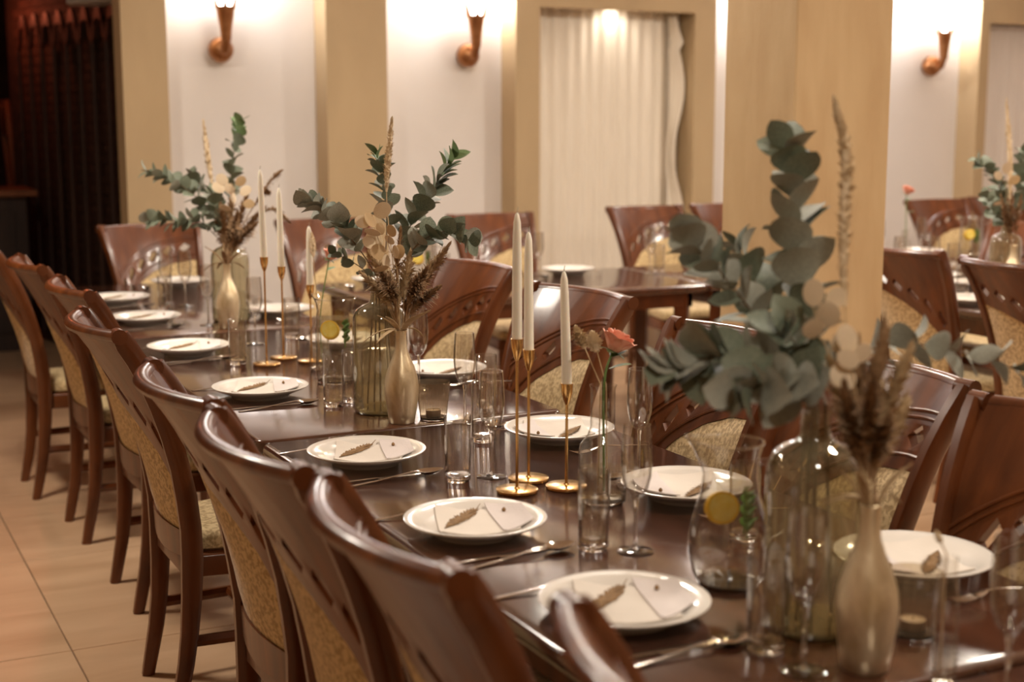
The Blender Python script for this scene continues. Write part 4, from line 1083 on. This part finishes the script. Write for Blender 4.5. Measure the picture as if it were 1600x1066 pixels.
lunaria(gn, [at(1335,640,D), at(1290,540,D+.02), at(1270,480,D+.03)], [at(x,y,D+.02) for x, y in ((1263,462),(1310,472),(1268,522),(1300,490),(1320,535))], 'honesty stem with the largest cream discs, near gold vase', 251, .040, .1)
lunaria(gn, [at(1345,680,D-.02), at(1335,600,D-.02), at(1325,555,D-.02)], [at(x,y,D-.02) for x, y in ((1322,570),(1350,555),(1352,722),(1335,530),(1312,600))], 'honesty stem with one low white disc, near gold vase', 252, .038, .1)
husks(gn, 'tan papery leaves standing in the near gold vase', 261, 7, .07, 1.0, .4)
jug(1.302, 1.822, 'by the near centrepiece', True, 2.5)
bud_vase(1.373, 2.349, 'holding a rose beside the candle trio', .047, .125, .024, .235)
rose((1.373, 2.349, TZ+.02), at(958, 548, 2.80), 'in the bud vase beside the tall candle trio', 1.08, TZ+.235)
for i, (tx, ty) in enumerate([(900, 512), (925, 520)]):
    grass((1.373, 2.349, TZ+.02), [at(tx, ty, 2.79+.07*i)], 'dry_tan', 'pampas', .017, 420, 'cream bunny-tail grass beside the rose, %s' % ['leaning to the candles','upright'][i], 271+i, 'bunny_tail', droopy=.15, head=.36, core=.45, lenf=.9, vase='bud', mouth=TZ+.235)
bud_vase(1.310, 1.345, 'slim, holding a dry stem beside the near gold vase', .016, .13, .011, .18)
grass((1.310, 1.345, TZ+.02), [at(1462,830,1.885)], 'dry_tan', 'pampas', .006, 60, 'single tan dry stem in the slim bud vase', 281, 'dry_stem', 'dried stem', droopy=.1, head=.5, core=.7, lenf=.4, vase='bud', mouth=TZ+.18)

# ================= centrepiece beyond the pillar
W4 = 'on the table beyond the pillar'
olive_vase(4.62, 4.50, W4, .95); gold_vase(4.52, 4.36, W4)
on = Vector((4.62, 4.50, TZ+.285)); gn = Vector((4.52, 4.36, TZ+.222)); D = 6.08
euca(on, [at(1570,330,D), at(1555,280,D), at(1530,250,D)], 18, .066, 'eucalyptus branch facing the pillar, vase beyond the pillar', 301, .05, start=.35)
euca(on, [at(1585,330,D), at(1595,275,D), at(1600,235,D)], 18, .066, 'eucalyptus branch away from the pillar, vase beyond the pillar', 302, .05, start=.35)
euca(on, [at(1572,350,D-.06), at(1553,332,D-.11), at(1538,304,D-.13)], 12, .060, 'low eucalyptus branch, vase beyond the pillar', 303, .1, start=.35)
D = 5.9
grass(gn, [at(1578,330,D), at(1578,250,D), at(1573,165,D)], 'dry_tan', 'pampas', .020, 300, 'tall tan grass plume in the gold vase beyond the pillar', 321, 'pampas_plume', droopy=.1, lenf=.6, head=.55, core=.5)
for i, (tx, ty) in enumerate([(1565,310),(1580,300),(1595,310),(1572,325)]):
    grass(gn, [at((1580+tx)/2, 350, D), at(tx, ty, D)], 'dry_brown', 'dry_brown', .028, 110, 'dry brown feathery grass in the gold vase beyond the pillar', 330+i, droopy=.25, lenf=1.2, head=.75, core=.0, group='feathery grasses in the gold vase beyond the pillar')
lunaria(gn, [at(1575,340,D), at(1572,290,D)], [at(x,y,D-.02) for x, y in ((1560,275),(1572,262),(1583,285),(1556,320),(1590,300))], 'honesty stem with pale discs, vase beyond the pillar', 351, .046, .3)
jug(2.41, 5.70, 'on the sconce wall table beside the head chair', False, 2.4, 'jug on the sconce wall table')
jug(5.52, 5.62, 'on the sconce wall table beyond the pillar bouquet', False, 2.4, 'jug behind the pillar bouquet')
bud_vase(5.28, 5.86, 'holding a red flower on the sconce wall table', .035, .11, .016, .17)
rose((5.28, 5.86, TZ+.02), (5.28, 5.86, TZ+.36), 'in the bud vase on the sconce wall table', 1.1, TZ+.17)

# ---------------- leaves and seed discs last: each is turned until it clears what already stands there
bpy.context.view_layer.update()
CEN = [Vector((1.31, 3.30, 1.2)), Vector((1.40, 5.12, 1.2)), Vector((1.28, 1.53, 1.2)), Vector((4.57, 4.43, 1.2))]
for o in list(SC.objects):
    if o.type != 'MESH' or o.name.split('.')[0] in ('tile', 'tile_field', 'brick', 'floor', 'table_top', 'blade'): continue
    mw = o.matrix_world; co = [mw @ v.co for v in o.data.vertices]
    if not co: continue
    lo_ = min(p.z for p in co); hi_ = max(p.z for p in co); c = sum(co, Vector())/len(co)
    if hi_ < .78 or min((c-q).length for q in CEN) > .75: continue
    register(co, [tuple(f.vertices) for f in o.data.polygons], o.name)
for g in GROW: g()
